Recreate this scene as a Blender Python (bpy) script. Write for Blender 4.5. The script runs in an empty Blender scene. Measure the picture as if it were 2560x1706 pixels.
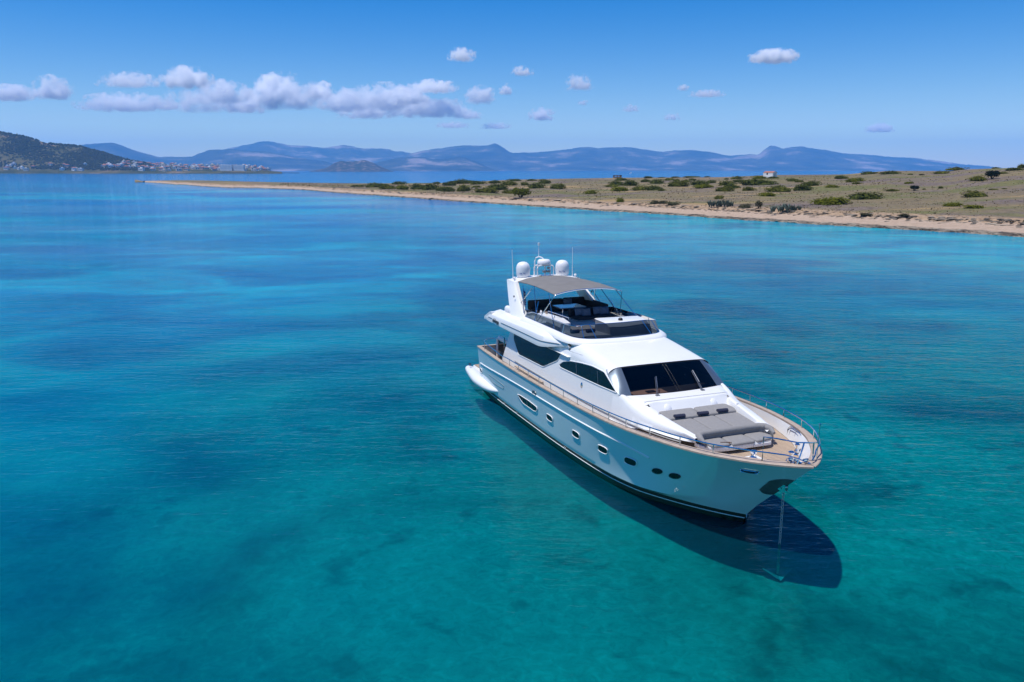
import bpy, math, random
import numpy as np
from mathutils import Vector, Matrix
R = math.radians
random.seed(7); rng = np.random.default_rng(7)
scene = bpy.context.scene
col = scene.collection

# ------------------------------------------------------------------ camera, sky, sun, exposure
F_PX, HOR, CAM_H = 1990.0, 426.0, 10.5
PITCH = math.atan((853 - HOR) / F_PX)
cam = bpy.data.objects.new('camera', bpy.data.cameras.new('camera'))
col.objects.link(cam); scene.camera = cam
cam.location = (0, 0, CAM_H); cam.rotation_euler = (R(90) - PITCH, 0, 0)
cam.data.sensor_width = 36; cam.data.lens = F_PX / 2560 * 36
cam.data.clip_start = 0.5; cam.data.clip_end = 90000

SUN_DIR = Vector((-0.285, -0.12, 1.0)).normalized()
world = bpy.data.worlds.new('World'); scene.world = world
world.use_nodes = True
wn = world.node_tree.nodes; wl = world.node_tree.links
wn.clear()
sky = wn.new('ShaderNodeTexSky'); sky.sky_type = 'NISHITA'; sky.sun_disc = False
sky.sun_elevation = math.asin(SUN_DIR.z); sky.sun_rotation = math.atan2(SUN_DIR.x, SUN_DIR.y)
sky.air_density = 1.0; sky.dust_density = 0.0; sky.ozone_density = 4.0; sky.altitude = 0
bg = wn.new('ShaderNodeBackground'); bg.inputs['Strength'].default_value = 0.13
hs = wn.new('ShaderNodeHueSaturation'); hs.inputs['Saturation'].default_value = 1.58; hs.inputs['Value'].default_value = 0.90; hs.inputs['Hue'].default_value = 0.513
wo = wn.new('ShaderNodeOutputWorld')
wl.new(sky.outputs[0], hs.inputs['Color']); wl.new(hs.outputs[0], bg.inputs[0]); wl.new(bg.outputs[0], wo.inputs[0])

sl = bpy.data.lights.new('sun', 'SUN'); sl.energy = 4.8; sl.angle = R(0.9); sl.color = (1.0, 0.96, 0.9)
so = bpy.data.objects.new('sun', sl); col.objects.link(so)
so.rotation_euler = SUN_DIR.to_track_quat('Z', 'Y').to_euler()

scene.view_settings.view_transform = 'Standard'; scene.view_settings.look = 'None'
scene.view_settings.exposure = 0.0; scene.view_settings.gamma = 1.0
scene.cycles.max_bounces = 36; scene.cycles.volume_bounces = 32
scene.cycles.transparent_max_bounces = 12; scene.cycles.glossy_bounces = 4; scene.cycles.diffuse_bounces = 3
scene.cycles.volume_max_steps = 400; scene.cycles.volume_step_rate = 0.5
scene.cycles.caustics_reflective = False; scene.cycles.caustics_refractive = False
scene.cycles.sample_clamp_indirect = 6.0

# ------------------------------------------------------------------ camera rays (to place the far things on the ground they stand on)
cp, sp = math.cos(PITCH), math.sin(PITCH)
def ray(x, y):
    a = (x - 1280) / F_PX; b = -(y - 853) / F_PX
    return np.array([a, cp + b * sp, -sp + b * cp])
CAMP = np.array([0, 0, CAM_H])
def at_z(x, y, z): d = ray(x, y); return CAMP + d * ((z - CAM_H) / d[2])
def at_d(x, y, d_): d = ray(x, y); return CAMP + d * (d_ / d[1])
def proj(p):
    v = np.asarray(p) - CAMP; zc = v[1] * cp - v[2] * sp
    return 1280 + F_PX * v[0] / zc, 853 - F_PX * (v[1] * sp + v[2] * cp) / zc

def pch(xs, ys):                                   # monotone cubic interpolation
    xs = np.array(xs, float); ys = np.array(ys, float)
    h = np.diff(xs); d = np.diff(ys) / h; m = np.zeros(len(xs))
    for i in range(1, len(xs) - 1):
        if d[i-1] * d[i] > 0:
            w1 = 2*h[i] + h[i-1]; w2 = h[i] + 2*h[i-1]; m[i] = (w1 + w2) / (w1/d[i-1] + w2/d[i])
    m[0] = d[0]; m[-1] = d[-1]
    def f(x):
        x = min(max(x, xs[0]), xs[-1]); i = min(max(int(np.searchsorted(xs, x) - 1), 0), len(xs) - 2)
        t = (x - xs[i]) / h[i]; a = 1 - t
        return float((1+2*t)*a*a*ys[i] + t*a*a*h[i]*m[i] + t*t*(3-2*t)*ys[i+1] - t*t*a*h[i]*m[i+1])
    return f

# ------------------------------------------------------------------ material helpers
def new_mat(name):
    m = bpy.data.materials.new(name); m.use_nodes = True
    nt = m.node_tree; nt.nodes.clear()
    out = nt.nodes.new('ShaderNodeOutputMaterial')
    return m, nt, out
def N(nt, t, **k):
    n = nt.nodes.new(t)
    for a, v in k.items():
        if a in n.inputs: n.inputs[a].default_value = v
        else: setattr(n, a, v)
    return n
def pbr(name, base, rough=0.5, metal=0.0, coat=0.0, spec=0.5, var=0.0, scale=4.0, bump=0.0, bscale=40.0, base2=None):
    m, nt, out = new_mat(name)
    p = N(nt, 'ShaderNodeBsdfPrincipled'); L = nt.links
    p.inputs['Base Color'].default_value = (*base, 1); p.inputs['Roughness'].default_value = rough
    p.inputs['Metallic'].default_value = metal; p.inputs['Coat Weight'].default_value = coat
    p.inputs['Specular IOR Level'].default_value = spec
    tc = N(nt, 'ShaderNodeTexCoord')
    if var > 0:
        n = N(nt, 'ShaderNodeTexNoise'); n.inputs['Scale'].default_value = scale; n.inputs['Detail'].default_value = 5
        L.new(tc.outputs['Object'], n.inputs['Vector'])
        r = N(nt, 'ShaderNodeValToRGB'); r.color_ramp.elements[0].position = 0.35; r.color_ramp.elements[1].position = 0.65
        b2 = base2 or tuple(c * (1 - var) for c in base)
        r.color_ramp.elements[0].color = (*b2, 1); r.color_ramp.elements[1].color = (*base, 1)
        L.new(n.outputs['Fac'], r.inputs[0]); L.new(r.outputs[0], p.inputs['Base Color'])
    if bump > 0:
        n2 = N(nt, 'ShaderNodeTexNoise'); n2.inputs['Scale'].default_value = bscale; n2.inputs['Detail'].default_value = 3
        L.new(tc.outputs['Object'], n2.inputs['Vector'])
        b = N(nt, 'ShaderNodeBump'); b.inputs['Strength'].default_value = bump; b.inputs['Distance'].default_value = 0.02
        L.new(n2.outputs['Fac'], b.inputs['Height']); L.new(b.outputs[0], p.inputs['Normal'])
    L.new(p.outputs[0], out.inputs[0])
    return m
M = {}
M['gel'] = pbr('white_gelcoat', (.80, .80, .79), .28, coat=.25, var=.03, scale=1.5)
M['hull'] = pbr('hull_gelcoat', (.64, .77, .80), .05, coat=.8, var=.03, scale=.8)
M['boot'] = pbr('black_antifouling', (.006, .009, .010), .35, var=.3, scale=6)
M['stripe'] = pbr('white_stripe', (.75, .77, .76), .3, var=.05)
M['black'] = pbr('black_trim', (.012, .012, .014), .4, var=.2)
M['chrome'] = pbr('polished_steel', (.78, .79, .80), .10, metal=1, var=.05)
M['blind'] = pbr('dark_glass', (.002, .012, .016), .02, spec=.28, var=.2)
M['grey'] = pbr('grey_cushion', (.265, .258, .255), .9, var=.10, scale=9, bump=.35, bscale=160)
M['dgrey'] = pbr('charcoal_cushion', (.030, .033, .040), .9, var=.2, scale=9, bump=.3, bscale=120)
M['navy'] = pbr('navy_towel', (.030, .036, .075), .95, var=.3, scale=25, bump=.6, bscale=90)
M['pillow'] = pbr('blue_grey_pillow', (.16, .20, .27), .9, var=.35, scale=18, bump=.3, bscale=90)
M['canvas'] = pbr('grey_canvas', (.185, .178, .172), .85, var=.12, scale=2.5, bump=.2, bscale=200)
M['cover'] = pbr('pale_grey_cover', (.30, .31, .32), .7, var=.12, scale=4, bump=.3, bscale=6)
M['dome'] = pbr('white_radome', (.80, .80, .82), .35, var=.03)
M['brown'] = pbr('brown_dashboard', (.34, .21, .15), .7, var=.15)
M['dark'] = pbr('dark_interior', (.010, .010, .012), .8, var=.2)
M['silver'] = pbr('silver_pillar', (.13, .17, .22), .22, metal=.45, var=.05)
M['bluew'] = pbr('flag_blue', (.02, .08, .40), .8, var=.1)
M['logo'] = pbr('dark_lettering', (.05, .05, .055), .4, var=.1)
M['bluelogo'] = pbr('blue_lettering', (.03, .08, .35), .4, var=.1)
M['rope'] = pbr('brown_strap', (.12, .06, .04), .8, var=.2)
M['fitting'] = pbr('dull_steel', (.30, .31, .32), .35, metal=.8, var=.2)
M['gold'] = pbr('brass_horn', (.45, .28, .06), .3, metal=.8, var=.1)
M['greyline'] = pbr('grey_moulding', (.33, .34, .34), .5, var=.1)
M['table'] = pbr('blue_grey_tabletop', (.30, .34, .40), .12, coat=.6, var=.05)

def teak(name, base, dark, along=0):
    m, nt, out = new_mat(name); L = nt.links
    p = N(nt, 'ShaderNodeBsdfPrincipled'); p.inputs['Roughness'].default_value = .7
    tc = N(nt, 'ShaderNodeTexCoord'); s = N(nt, 'ShaderNodeSeparateXYZ'); L.new(tc.outputs['Object'], s.inputs[0])
    mu = N(nt, 'ShaderNodeMath', operation='MULTIPLY'); mu.inputs[1].default_value = 15.0
    L.new(s.outputs[1 - along], mu.inputs[0])
    fr = N(nt, 'ShaderNodeMath', operation='FRACT'); L.new(mu.outputs[0], fr.inputs[0])
    lt = N(nt, 'ShaderNodeMath', operation='LESS_THAN'); lt.inputs[1].default_value = .10; L.new(fr.outputs[0], lt.inputs[0])
    n = N(nt, 'ShaderNodeTexNoise'); n.inputs['Scale'].default_value = 3; n.inputs['Detail'].default_value = 6
    mp = N(nt, 'ShaderNodeMapping'); mp.inputs['Scale'].default_value = (.6, 6, 1); L.new(tc.outputs['Object'], mp.inputs[0]); L.new(mp.outputs[0], n.inputs['Vector'])
    r = N(nt, 'ShaderNodeValToRGB'); r.color_ramp.elements[0].position = .3; r.color_ramp.elements[1].position = .7
    r.color_ramp.elements[0].color = (*[c * .75 for c in base], 1); r.color_ramp.elements[1].color = (*base, 1); L.new(n.outputs['Fac'], r.inputs[0])
    mx = N(nt, 'ShaderNodeMix', data_type='RGBA'); L.new(lt.outputs[0], mx.inputs[0]); L.new(r.outputs[0], mx.inputs[6]); mx.inputs[7].default_value = (*dark, 1)
    L.new(mx.outputs[2], p.inputs['Base Color']); L.new(p.outputs[0], out.inputs[0])
    return m
M['teak'] = teak('teak_deck', (.44, .33, .235), (.20, .15, .11))
M['cap'] = pbr('teak_rail', (.45, .355, .28), .6, var=.2, scale=5)

def tinted(name, tint, rough=.015, ior=1.5):
    m, nt, out = new_mat(name); L = nt.links
    f = N(nt, 'ShaderNodeFresnel'); f.inputs['IOR'].default_value = ior
    t = N(nt, 'ShaderNodeBsdfTransparent'); t.inputs[0].default_value = (*tint, 1)
    g = N(nt, 'ShaderNodeBsdfGlossy'); g.inputs['Roughness'].default_value = rough
    x = N(nt, 'ShaderNodeMixShader'); L.new(f.outputs[0], x.inputs[0]); L.new(t.outputs[0], x.inputs[1]); L.new(g.outputs[0], x.inputs[2])
    L.new(x.outputs[0], out.inputs[0]); return m
M['screen'] = tinted('tinted_windscreen', (.60, .60, .62))
M['acrylic'] = tinted('smoked_acrylic', (.20, .25, .31), ior=1.45)

# ------------------------------------------------------------------ mesh helpers
class MB:
    def __init__(s): s.v = []; s.f = []; s.mi = []
    def add(s, verts, faces, mi=0):
        o = len(s.v); s.v += [tuple(map(float, v)) for v in verts]
        s.f += [tuple(i + o for i in f) for f in faces]; s.mi += [mi] * len(faces); return s
    def grid(s, rows, mi=0, close_u=False, close_v=False, flip=False):
        nu, nv = len(rows), len(rows[0]); v = [p for r in rows for p in r]; f = []
        for i in range(nu - (0 if close_u else 1)):
            for j in range(nv - (0 if close_v else 1)):
                a = i*nv + j; b = ((i+1) % nu)*nv + j; c = ((i+1) % nu)*nv + (j+1) % nv; d = i*nv + (j+1) % nv
                f.append((a, d, c, b) if flip else (a, b, c, d))
        return s.add(v, f, mi)
    def box(s, lo, hi, mi=0, rot=None, taper=0):
        (x0, y0, z0), (x1, y1, z1) = lo, hi
        v = [(x0,y0,z0),(x1,y0,z0),(x1,y1,z0),(x0,y1,z0),(x0+taper,y0+taper,z1),(x1-taper,y0+taper,z1),(x1-taper,y1-taper,z1),(x0+taper,y1-taper,z1)]
        return s.add(v, [(0,3,2,1),(4,5,6,7),(0,1,5,4),(1,2,6,5),(2,3,7,6),(3,0,4,7)], mi)
    def tube(s, path, r, n=8, mi=0, close=False, caps=True):
        P = [Vector(p) for p in path]; rows = []
        rr = r if isinstance(r, (list, tuple)) else [r] * len(P)
        up = Vector((0.13, 0.21, 1)).normalized()
        for i, p in enumerate(P):
            a = P[i-1] if (i > 0 or close) else P[i]; b = P[(i+1) % len(P)] if (i < len(P)-1 or close) else P[i]
            t = (b - a).normalized()
            x = t.cross(up)
            if x.length < 1e-3: x = t.cross(Vector((1, 0, 0)))
            x.normalize(); y = x.cross(t)
            rows.append([p + (x*math.cos(2*math.pi*k/n) + y*math.sin(2*math.pi*k/n)) * rr[i] for k in range(n)])
        s.grid(rows, mi, close_u=close, close_v=True, flip=True)
        if caps and not close:
            o = len(s.v); s.v += [tuple(P[0]), tuple(P[-1])]; b0 = o - len(rows)*n; b1 = o - n
            for k in range(n):
                s.f += [(o, b0+(k+1) % n, b0+k), (o+1, b1+k, b1+(k+1) % n)]; s.mi += [mi, mi]
        return s
    def lathe(s, prof, c=(0,0,0), n=24, mi=0, axis=None):
        rows = []
        for k in range(n):
            a = 2*math.pi*k/n
            rows.append([(c[0]+r*math.cos(a), c[1]+r*math.sin(a), c[2]+z) for r, z in prof])
        return s.grid(rows, mi, close_u=True, flip=False)
    def build(s, name, mats, parent=None, smooth=40, bevel=0, sub=0, recalc=True):
        me = bpy.data.meshes.new(name); me.from_pydata(s.v, [], s.f)
        for m in (mats if isinstance(mats, (list, tuple)) else [mats]): me.materials.append(m)
        me.polygons.foreach_set('material_index', s.mi)
        o = bpy.data.objects.new(name, me); col.objects.link(o)
        if recalc:
            import bmesh
            bm = bmesh.new(); bm.from_mesh(me); bmesh.ops.remove_doubles(bm, verts=bm.verts, dist=1e-5)
            bmesh.ops.recalc_face_normals(bm, faces=bm.faces)
            bm.to_mesh(me); bm.free()
        if smooth:
            me.polygons.foreach_set('use_smooth', [True] * len(me.polygons))
            me.set_sharp_from_angle(angle=R(smooth))
        if parent: o.parent = parent
        if bevel:
            b = o.modifiers.new('bevel', 'BEVEL'); b.width = bevel; b.segments = 3; b.limit_method = 'ANGLE'; b.angle_limit = R(35)
        if sub:
            u = o.modifiers.new('sub', 'SUBSURF'); u.levels = sub; u.render_levels = sub
        return o
def tag(o, label=None, cat=None, group=None, kind=None):
    if label: o['label'] = label
    if cat: o['category'] = cat
    if group: o['group'] = group
    if kind: o['kind'] = kind
    return o
def smoothstep(a, b, x):
    t = min(max((x - a) / (b - a), 0), 1); return t*t*(3 - 2*t)

# ------------------------------------------------------------------ water and seabed
WZ = -0.28
def water_material():
    m, nt, out = new_mat('sea_water'); L = nt.links
    geo = N(nt, 'ShaderNodeNewGeometry')
    def noise(scale, vec=(1, 1, 1), detail=3, rough=.5, dist=0, rot=0):
        mp = N(nt, 'ShaderNodeMapping'); mp.inputs['Scale'].default_value = vec; mp.inputs['Rotation'].default_value = (0, 0, rot)
        L.new(geo.outputs['Position'], mp.inputs[0])
        n = N(nt, 'ShaderNodeTexNoise'); n.inputs['Scale'].default_value = scale; n.inputs['Detail'].default_value = detail
        n.inputs['Roughness'].default_value = rough; n.inputs['Distortion'].default_value = dist
        L.new(mp.outputs[0], n.inputs['Vector']); return n.outputs['Fac']
    def ramp(x, stops):
        r = N(nt, 'ShaderNodeValToRGB'); e = r.color_ramp.elements
        for i, (p, c) in enumerate(stops):
            q = e[i] if i < 2 else e.new(p)
            q.position = p; q.color = (*c, 1)
        L.new(x, r.inputs[0]); return r.outputs[0]
    def math_(op, a, b=None, clamp=False):
        n = N(nt, 'ShaderNodeMath', operation=op); n.use_clamp = clamp
        for i, v in enumerate((a, b)):
            if v is None: continue
            if isinstance(v, (int, float)): n.inputs[i].default_value = v
            else: L.new(v, n.inputs[i])
        return n.outputs[0]
    def mixc(f, a, b):
        n = N(nt, 'ShaderNodeMix', data_type='RGBA')
        if isinstance(f, (int, float)): n.inputs[0].default_value = f
        else: L.new(f, n.inputs[0])
        for i, v in ((6, a), (7, b)):
            if isinstance(v, tuple): n.inputs[i].default_value = (*v, 1)
            else: L.new(v, n.inputs[i])
        return n.outputs[2]
    s = N(nt, 'ShaderNodeSeparateXYZ'); L.new(geo.outputs['Position'], s.inputs[0])
    X, Y = s.outputs[0], s.outputs[1]
    # what the depth below does to the colour of the water: teal shallows, bluer deeps, turquoise over sand, dark weed
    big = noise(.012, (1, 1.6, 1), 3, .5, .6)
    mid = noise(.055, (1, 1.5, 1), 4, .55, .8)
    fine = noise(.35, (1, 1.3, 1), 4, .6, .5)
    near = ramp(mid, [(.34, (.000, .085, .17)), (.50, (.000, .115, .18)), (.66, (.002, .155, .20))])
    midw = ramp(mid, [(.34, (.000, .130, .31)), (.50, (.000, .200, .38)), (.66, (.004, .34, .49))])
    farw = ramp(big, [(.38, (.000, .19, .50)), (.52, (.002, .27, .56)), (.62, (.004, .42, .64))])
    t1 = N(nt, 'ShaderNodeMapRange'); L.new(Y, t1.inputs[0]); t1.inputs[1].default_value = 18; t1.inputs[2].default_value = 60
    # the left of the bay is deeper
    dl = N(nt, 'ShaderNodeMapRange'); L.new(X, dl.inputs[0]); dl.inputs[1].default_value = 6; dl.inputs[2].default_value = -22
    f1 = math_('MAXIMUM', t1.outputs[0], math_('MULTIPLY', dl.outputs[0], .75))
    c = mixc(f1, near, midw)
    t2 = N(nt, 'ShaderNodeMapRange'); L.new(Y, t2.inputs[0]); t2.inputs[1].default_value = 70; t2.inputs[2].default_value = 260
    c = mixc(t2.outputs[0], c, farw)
    pa, pb_ = at_z(1500, 527.5, WZ), at_z(2560, 593, WZ); nx_, ny_ = -(pb_[1]-pa[1]), pb_[0]-pa[0]; ln_ = math.hypot(nx_, ny_); nx_, ny_ = nx_/ln_, ny_/ln_
    if nx_*(0-pa[0]) + ny_*(0-pa[1]) < 0: nx_, ny_ = -nx_, -ny_
    dsh = math_('ADD', math_('ADD', math_('MULTIPLY', X, nx_), math_('MULTIPLY', Y, ny_)), -(nx_*pa[0] + ny_*pa[1]))
    dsn = math_('ADD', dsh, math_('MULTIPLY', noise(.03, (1, 1.4, 1), 4, .55, .6), 60.0))
    b1 = N(nt, 'ShaderNodeMapRange', interpolation_type='SMOOTHSTEP'); L.new(dsn, b1.inputs[0]); b1.inputs[1].default_value = 118; b1.inputs[2].default_value = 52
    rx = N(nt, 'ShaderNodeMapRange', interpolation_type='SMOOTHSTEP'); L.new(X, rx.inputs[0]); rx.inputs[1].default_value = -25; rx.inputs[2].default_value = 15
    c = mixc(math_('MULTIPLY', math_('MULTIPLY', b1.outputs[0], rx.outputs[0]), .9), c, ramp(mid, [(.36, (.000, .27, .45)), (.5, (.002, .42, .56)), (.64, (.006, .52, .62))]))
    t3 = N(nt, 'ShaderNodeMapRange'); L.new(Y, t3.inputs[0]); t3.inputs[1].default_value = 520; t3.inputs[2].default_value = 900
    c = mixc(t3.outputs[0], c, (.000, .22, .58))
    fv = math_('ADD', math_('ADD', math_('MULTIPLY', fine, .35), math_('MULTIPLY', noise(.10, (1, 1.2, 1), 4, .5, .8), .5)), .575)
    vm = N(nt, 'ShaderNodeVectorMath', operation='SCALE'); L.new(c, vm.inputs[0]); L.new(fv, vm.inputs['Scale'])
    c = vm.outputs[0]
    # waves
    w1 = noise(.35, (.55, 1.5, 1), 4, .55, .3, .12)
    w2 = noise(1.3, (.5, 1.6, 1), 3, .6, .2, -.1)
    w3 = noise(5.0, (.6, 1.4, 1), 2, .5, 0, .05)
    h = math_('ADD', math_('ADD', math_('MULTIPLY', w1, .50), math_('MULTIPLY', w2, .30)), math_('MULTIPLY', w3, .10))
    calm = N(nt, 'ShaderNodeMapRange'); L.new(noise(.02, (.5, 1.5, 1), 2), calm.inputs[0])
    calm.inputs[1].default_value = .40; calm.inputs[2].default_value = .62; calm.inputs[3].default_value = .45; calm.inputs[4].default_value = 1.15
    bp = N(nt, 'ShaderNodeBump'); bp.inputs['Distance'].default_value = .42; L.new(h, bp.inputs['Height']); L.new(math_('MULTIPLY', calm.outputs[0], .55), bp.inputs['Strength'])
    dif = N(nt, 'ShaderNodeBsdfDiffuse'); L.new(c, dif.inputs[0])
    tr = N(nt, 'ShaderNodeBsdfTransparent'); tr.inputs[0].default_value = (.012, .575, .61, 1)
    gl = N(nt, 'ShaderNodeBsdfGlossy'); gl.inputs['Roughness'].default_value = .05; L.new(bp.outputs[0], gl.inputs['Normal'])
    fr = N(nt, 'ShaderNodeFresnel'); fr.inputs['IOR'].default_value = 1.333; L.new(bp.outputs[0], fr.inputs['Normal'])
    body = N(nt, 'ShaderNodeMixShader'); ds = N(nt, 'ShaderNodeMapRange'); L.new(Y, ds.inputs[0]); ds.inputs[1].default_value = 25; ds.inputs[2].default_value = 110; ds.inputs[3].default_value = .15; ds.inputs[4].default_value = .72
    L.new(math_('MINIMUM', math_('ADD', ds.outputs[0], math_('MULTIPLY', dl.outputs[0], .35)), .8), body.inputs[0])
    L.new(tr.outputs[0], body.inputs[1]); L.new(dif.outputs[0], body.inputs[2])
    x = N(nt, 'ShaderNodeMixShader'); L.new(math_('MULTIPLY', fr.outputs[0], .68), x.inputs[0]); L.new(body.outputs[0], x.inputs[1]); L.new(gl.outputs[0], x.inputs[2])
    L.new(x.outputs[0], out.inputs[0]); return m
def seabed_material():
    m, nt, out = new_mat('sandy_seabed'); L = nt.links
    geo = N(nt, 'ShaderNodeNewGeometry')
    def noise(scale, detail, rough, dist=0):
        n = N(nt, 'ShaderNodeTexNoise'); n.inputs['Scale'].default_value = scale; n.inputs['Detail'].default_value = detail
        n.inputs['Roughness'].default_value = rough; n.inputs['Distortion'].default_value = dist
        L.new(geo.outputs['Position'], n.inputs['Vector']); return n.outputs['Fac']
    r1 = N(nt, 'ShaderNodeValToRGB'); L.new(noise(.09, 6, .55, .7), r1.inputs[0])
    e = r1.color_ramp.elements; e[0].position = .33; e[0].color = (.11, .15, .14, 1); e[1].position = .64; e[1].color = (.60, .58, .50, 1)
    q = e.new(.48); q.color = (.40, .42, .36, 1)
    r2 = N(nt, 'ShaderNodeValToRGB'); L.new(noise(.55, 3, .5, .3), r2.inputs[0])
    e = r2.color_ramp.elements; e[0].position = .30; e[0].color = (.42, .46, .44, 1); e[1].position = .40; e[1].color = (1, 1, 1, 1)
    mx = N(nt, 'ShaderNodeMix', data_type='RGBA', blend_type='MULTIPLY'); mx.inputs[0].default_value = .8
    L.new(r1.outputs[0], mx.inputs[6]); L.new(r2.outputs[0], mx.inputs[7])
    v = N(nt, 'ShaderNodeTexVoronoi', feature='DISTANCE_TO_EDGE'); v.inputs['Scale'].default_value = .9  # pale veins: the caustic light web of the waves, painted into the sand colour
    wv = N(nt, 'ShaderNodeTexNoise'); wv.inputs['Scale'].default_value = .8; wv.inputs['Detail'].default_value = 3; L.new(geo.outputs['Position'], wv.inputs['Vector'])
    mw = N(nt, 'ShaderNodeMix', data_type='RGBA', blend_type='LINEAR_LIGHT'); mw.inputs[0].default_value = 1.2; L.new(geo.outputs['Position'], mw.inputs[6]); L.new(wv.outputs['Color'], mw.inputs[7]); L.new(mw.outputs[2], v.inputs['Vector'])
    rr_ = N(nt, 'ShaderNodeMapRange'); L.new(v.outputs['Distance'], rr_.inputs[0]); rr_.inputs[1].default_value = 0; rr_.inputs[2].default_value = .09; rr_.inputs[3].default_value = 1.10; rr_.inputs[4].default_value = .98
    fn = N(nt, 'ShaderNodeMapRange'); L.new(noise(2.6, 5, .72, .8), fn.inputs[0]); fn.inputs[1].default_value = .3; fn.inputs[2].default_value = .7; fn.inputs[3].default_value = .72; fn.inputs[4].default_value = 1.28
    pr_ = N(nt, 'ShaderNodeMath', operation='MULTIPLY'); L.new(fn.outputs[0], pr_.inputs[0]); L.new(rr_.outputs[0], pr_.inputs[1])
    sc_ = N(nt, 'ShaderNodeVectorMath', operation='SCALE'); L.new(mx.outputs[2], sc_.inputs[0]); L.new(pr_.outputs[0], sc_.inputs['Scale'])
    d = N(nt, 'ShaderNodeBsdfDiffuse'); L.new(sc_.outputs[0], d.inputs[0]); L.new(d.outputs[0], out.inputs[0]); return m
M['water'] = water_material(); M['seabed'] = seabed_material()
def sheet(name, z, mat, ext=16800, x=24000):
    b = MB(); b.add([(-x, -400, z), (x, -400, z), (x, ext, z), (-x, ext, z)], [(0, 1, 2, 3)])
    return tag(b.build(name, mat, smooth=0, recalc=False), kind='structure')
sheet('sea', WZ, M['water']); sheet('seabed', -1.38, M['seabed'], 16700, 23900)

# ------------------------------------------------------------------ the spit of land
CX_ = [336, 446, 700, 904, 1108, 1278, 1500, 1653, 1806, 1933, 2099, 2238, 2357, 2428, 2560, 2900, 4300]
CY_ = [453.4, 451, 456, 458.6, 457.6, 449.8, 445.7, 444, 443, 438, 436.5, 427.5, 428, 423.5, 419.6, 412, 392]
CD_ = [735, 772, 616, 543, 504, 543, 505, 475, 433, 414, 417, 400, 380, 360, 330, 300, 240]
SX_ = [336, 446, 565, 699, 853, 1020, 1210, 1346, 1500, 1653, 1806, 1959, 2099, 2238, 2404, 2560, 2900, 4300]
SY_ = [454.2, 462, 469.6, 472.6, 483, 495, 508.5, 517, 527.5, 536, 547, 556, 565, 573, 582.5, 593, 620, 735]
cy_f, cd_f, sy_f = pch(CX_, CY_), pch(CX_, CD_), pch(SX_, SY_)
def vnoise(x, y, seed=0):                          # cheap value noise
    def h(i, j): return (math.sin(i*127.1 + j*311.7 + seed*74.7) * 43758.5453) % 1.0
    i, j = math.floor(x), math.floor(y); u, v = x-i, y-j; u = u*u*(3-2*u); v = v*v*(3-2*v)
    return (h(i,j)*(1-u)+h(i+1,j)*u)*(1-v) + (h(i,j+1)*(1-u)+h(i+1,j+1)*u)*v - .5
def terr(x, t, rough=True):
    """x: column, t: -0.1 (under water) .. 1 crest .. 1.4 (falls to the far shore)"""
    wob = 1.2*vnoise(x/23., 3.3, 2) + .7*vnoise(x/7., 1.3, 5)
    a = at_z(x, sy_f(x) + wob, WZ); b = at_d(x, cy_f(x), cd_f(x))
    L = max(1.0, math.hypot(b[0]-a[0], b[1]-a[1])); s = t * L; h = b[2] - WZ
    p = a[:2] + (b[:2] - a[:2]) * t
    if t <= 0: z = max(-1.9, s * .06)
    elif t <= 1:
        k = min(1.0, L / 60.)
        beach = .35*smoothstep(0, 2.5, s) + .75*smoothstep(2, 12, s) + .65*smoothstep(10.5, 13.5, s + 2.5*vnoise(x/9., 7., 3))
        z = beach * k * (1 - smoothstep(.1, 1, t)) + h * (t**1.15 * .75 + .25 * smoothstep(0, 1, t))
        if rough and s > 13: z += (vnoise(p[0]/14, p[1]/14, 1)*.9 + vnoise(p[0]/4, p[1]/4, 4)*.25) * min(1, (s-13)/15) * (1 - smoothstep(.62, .9, t)) * min(1, h/3)
    else:
        z = h * (1 - smoothstep(1, 1.3, t)) - 3.5 * smoothstep(1.1, 1.4, t)
    return np.array([p[0], p[1], WZ + z]), s
TT = [-.35, -.2, -.1, -.05, -.02, 0, .004, .008, .013, .02, .03, .04, .05, .06, .07, .08] + list(np.linspace(.1, 1, 60)) + [1.03, 1.08, 1.15, 1.25, 1.4]
xs = list(np.linspace(337, 4290, 640))
tb = MB(); rows = []; sh = []
for x in xs:
    r_ = [terr(x, t) for t in TT]; rows.append([q[0] for q in r_]); sh += [q[1] for q in r_]
tb.grid(rows)
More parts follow.
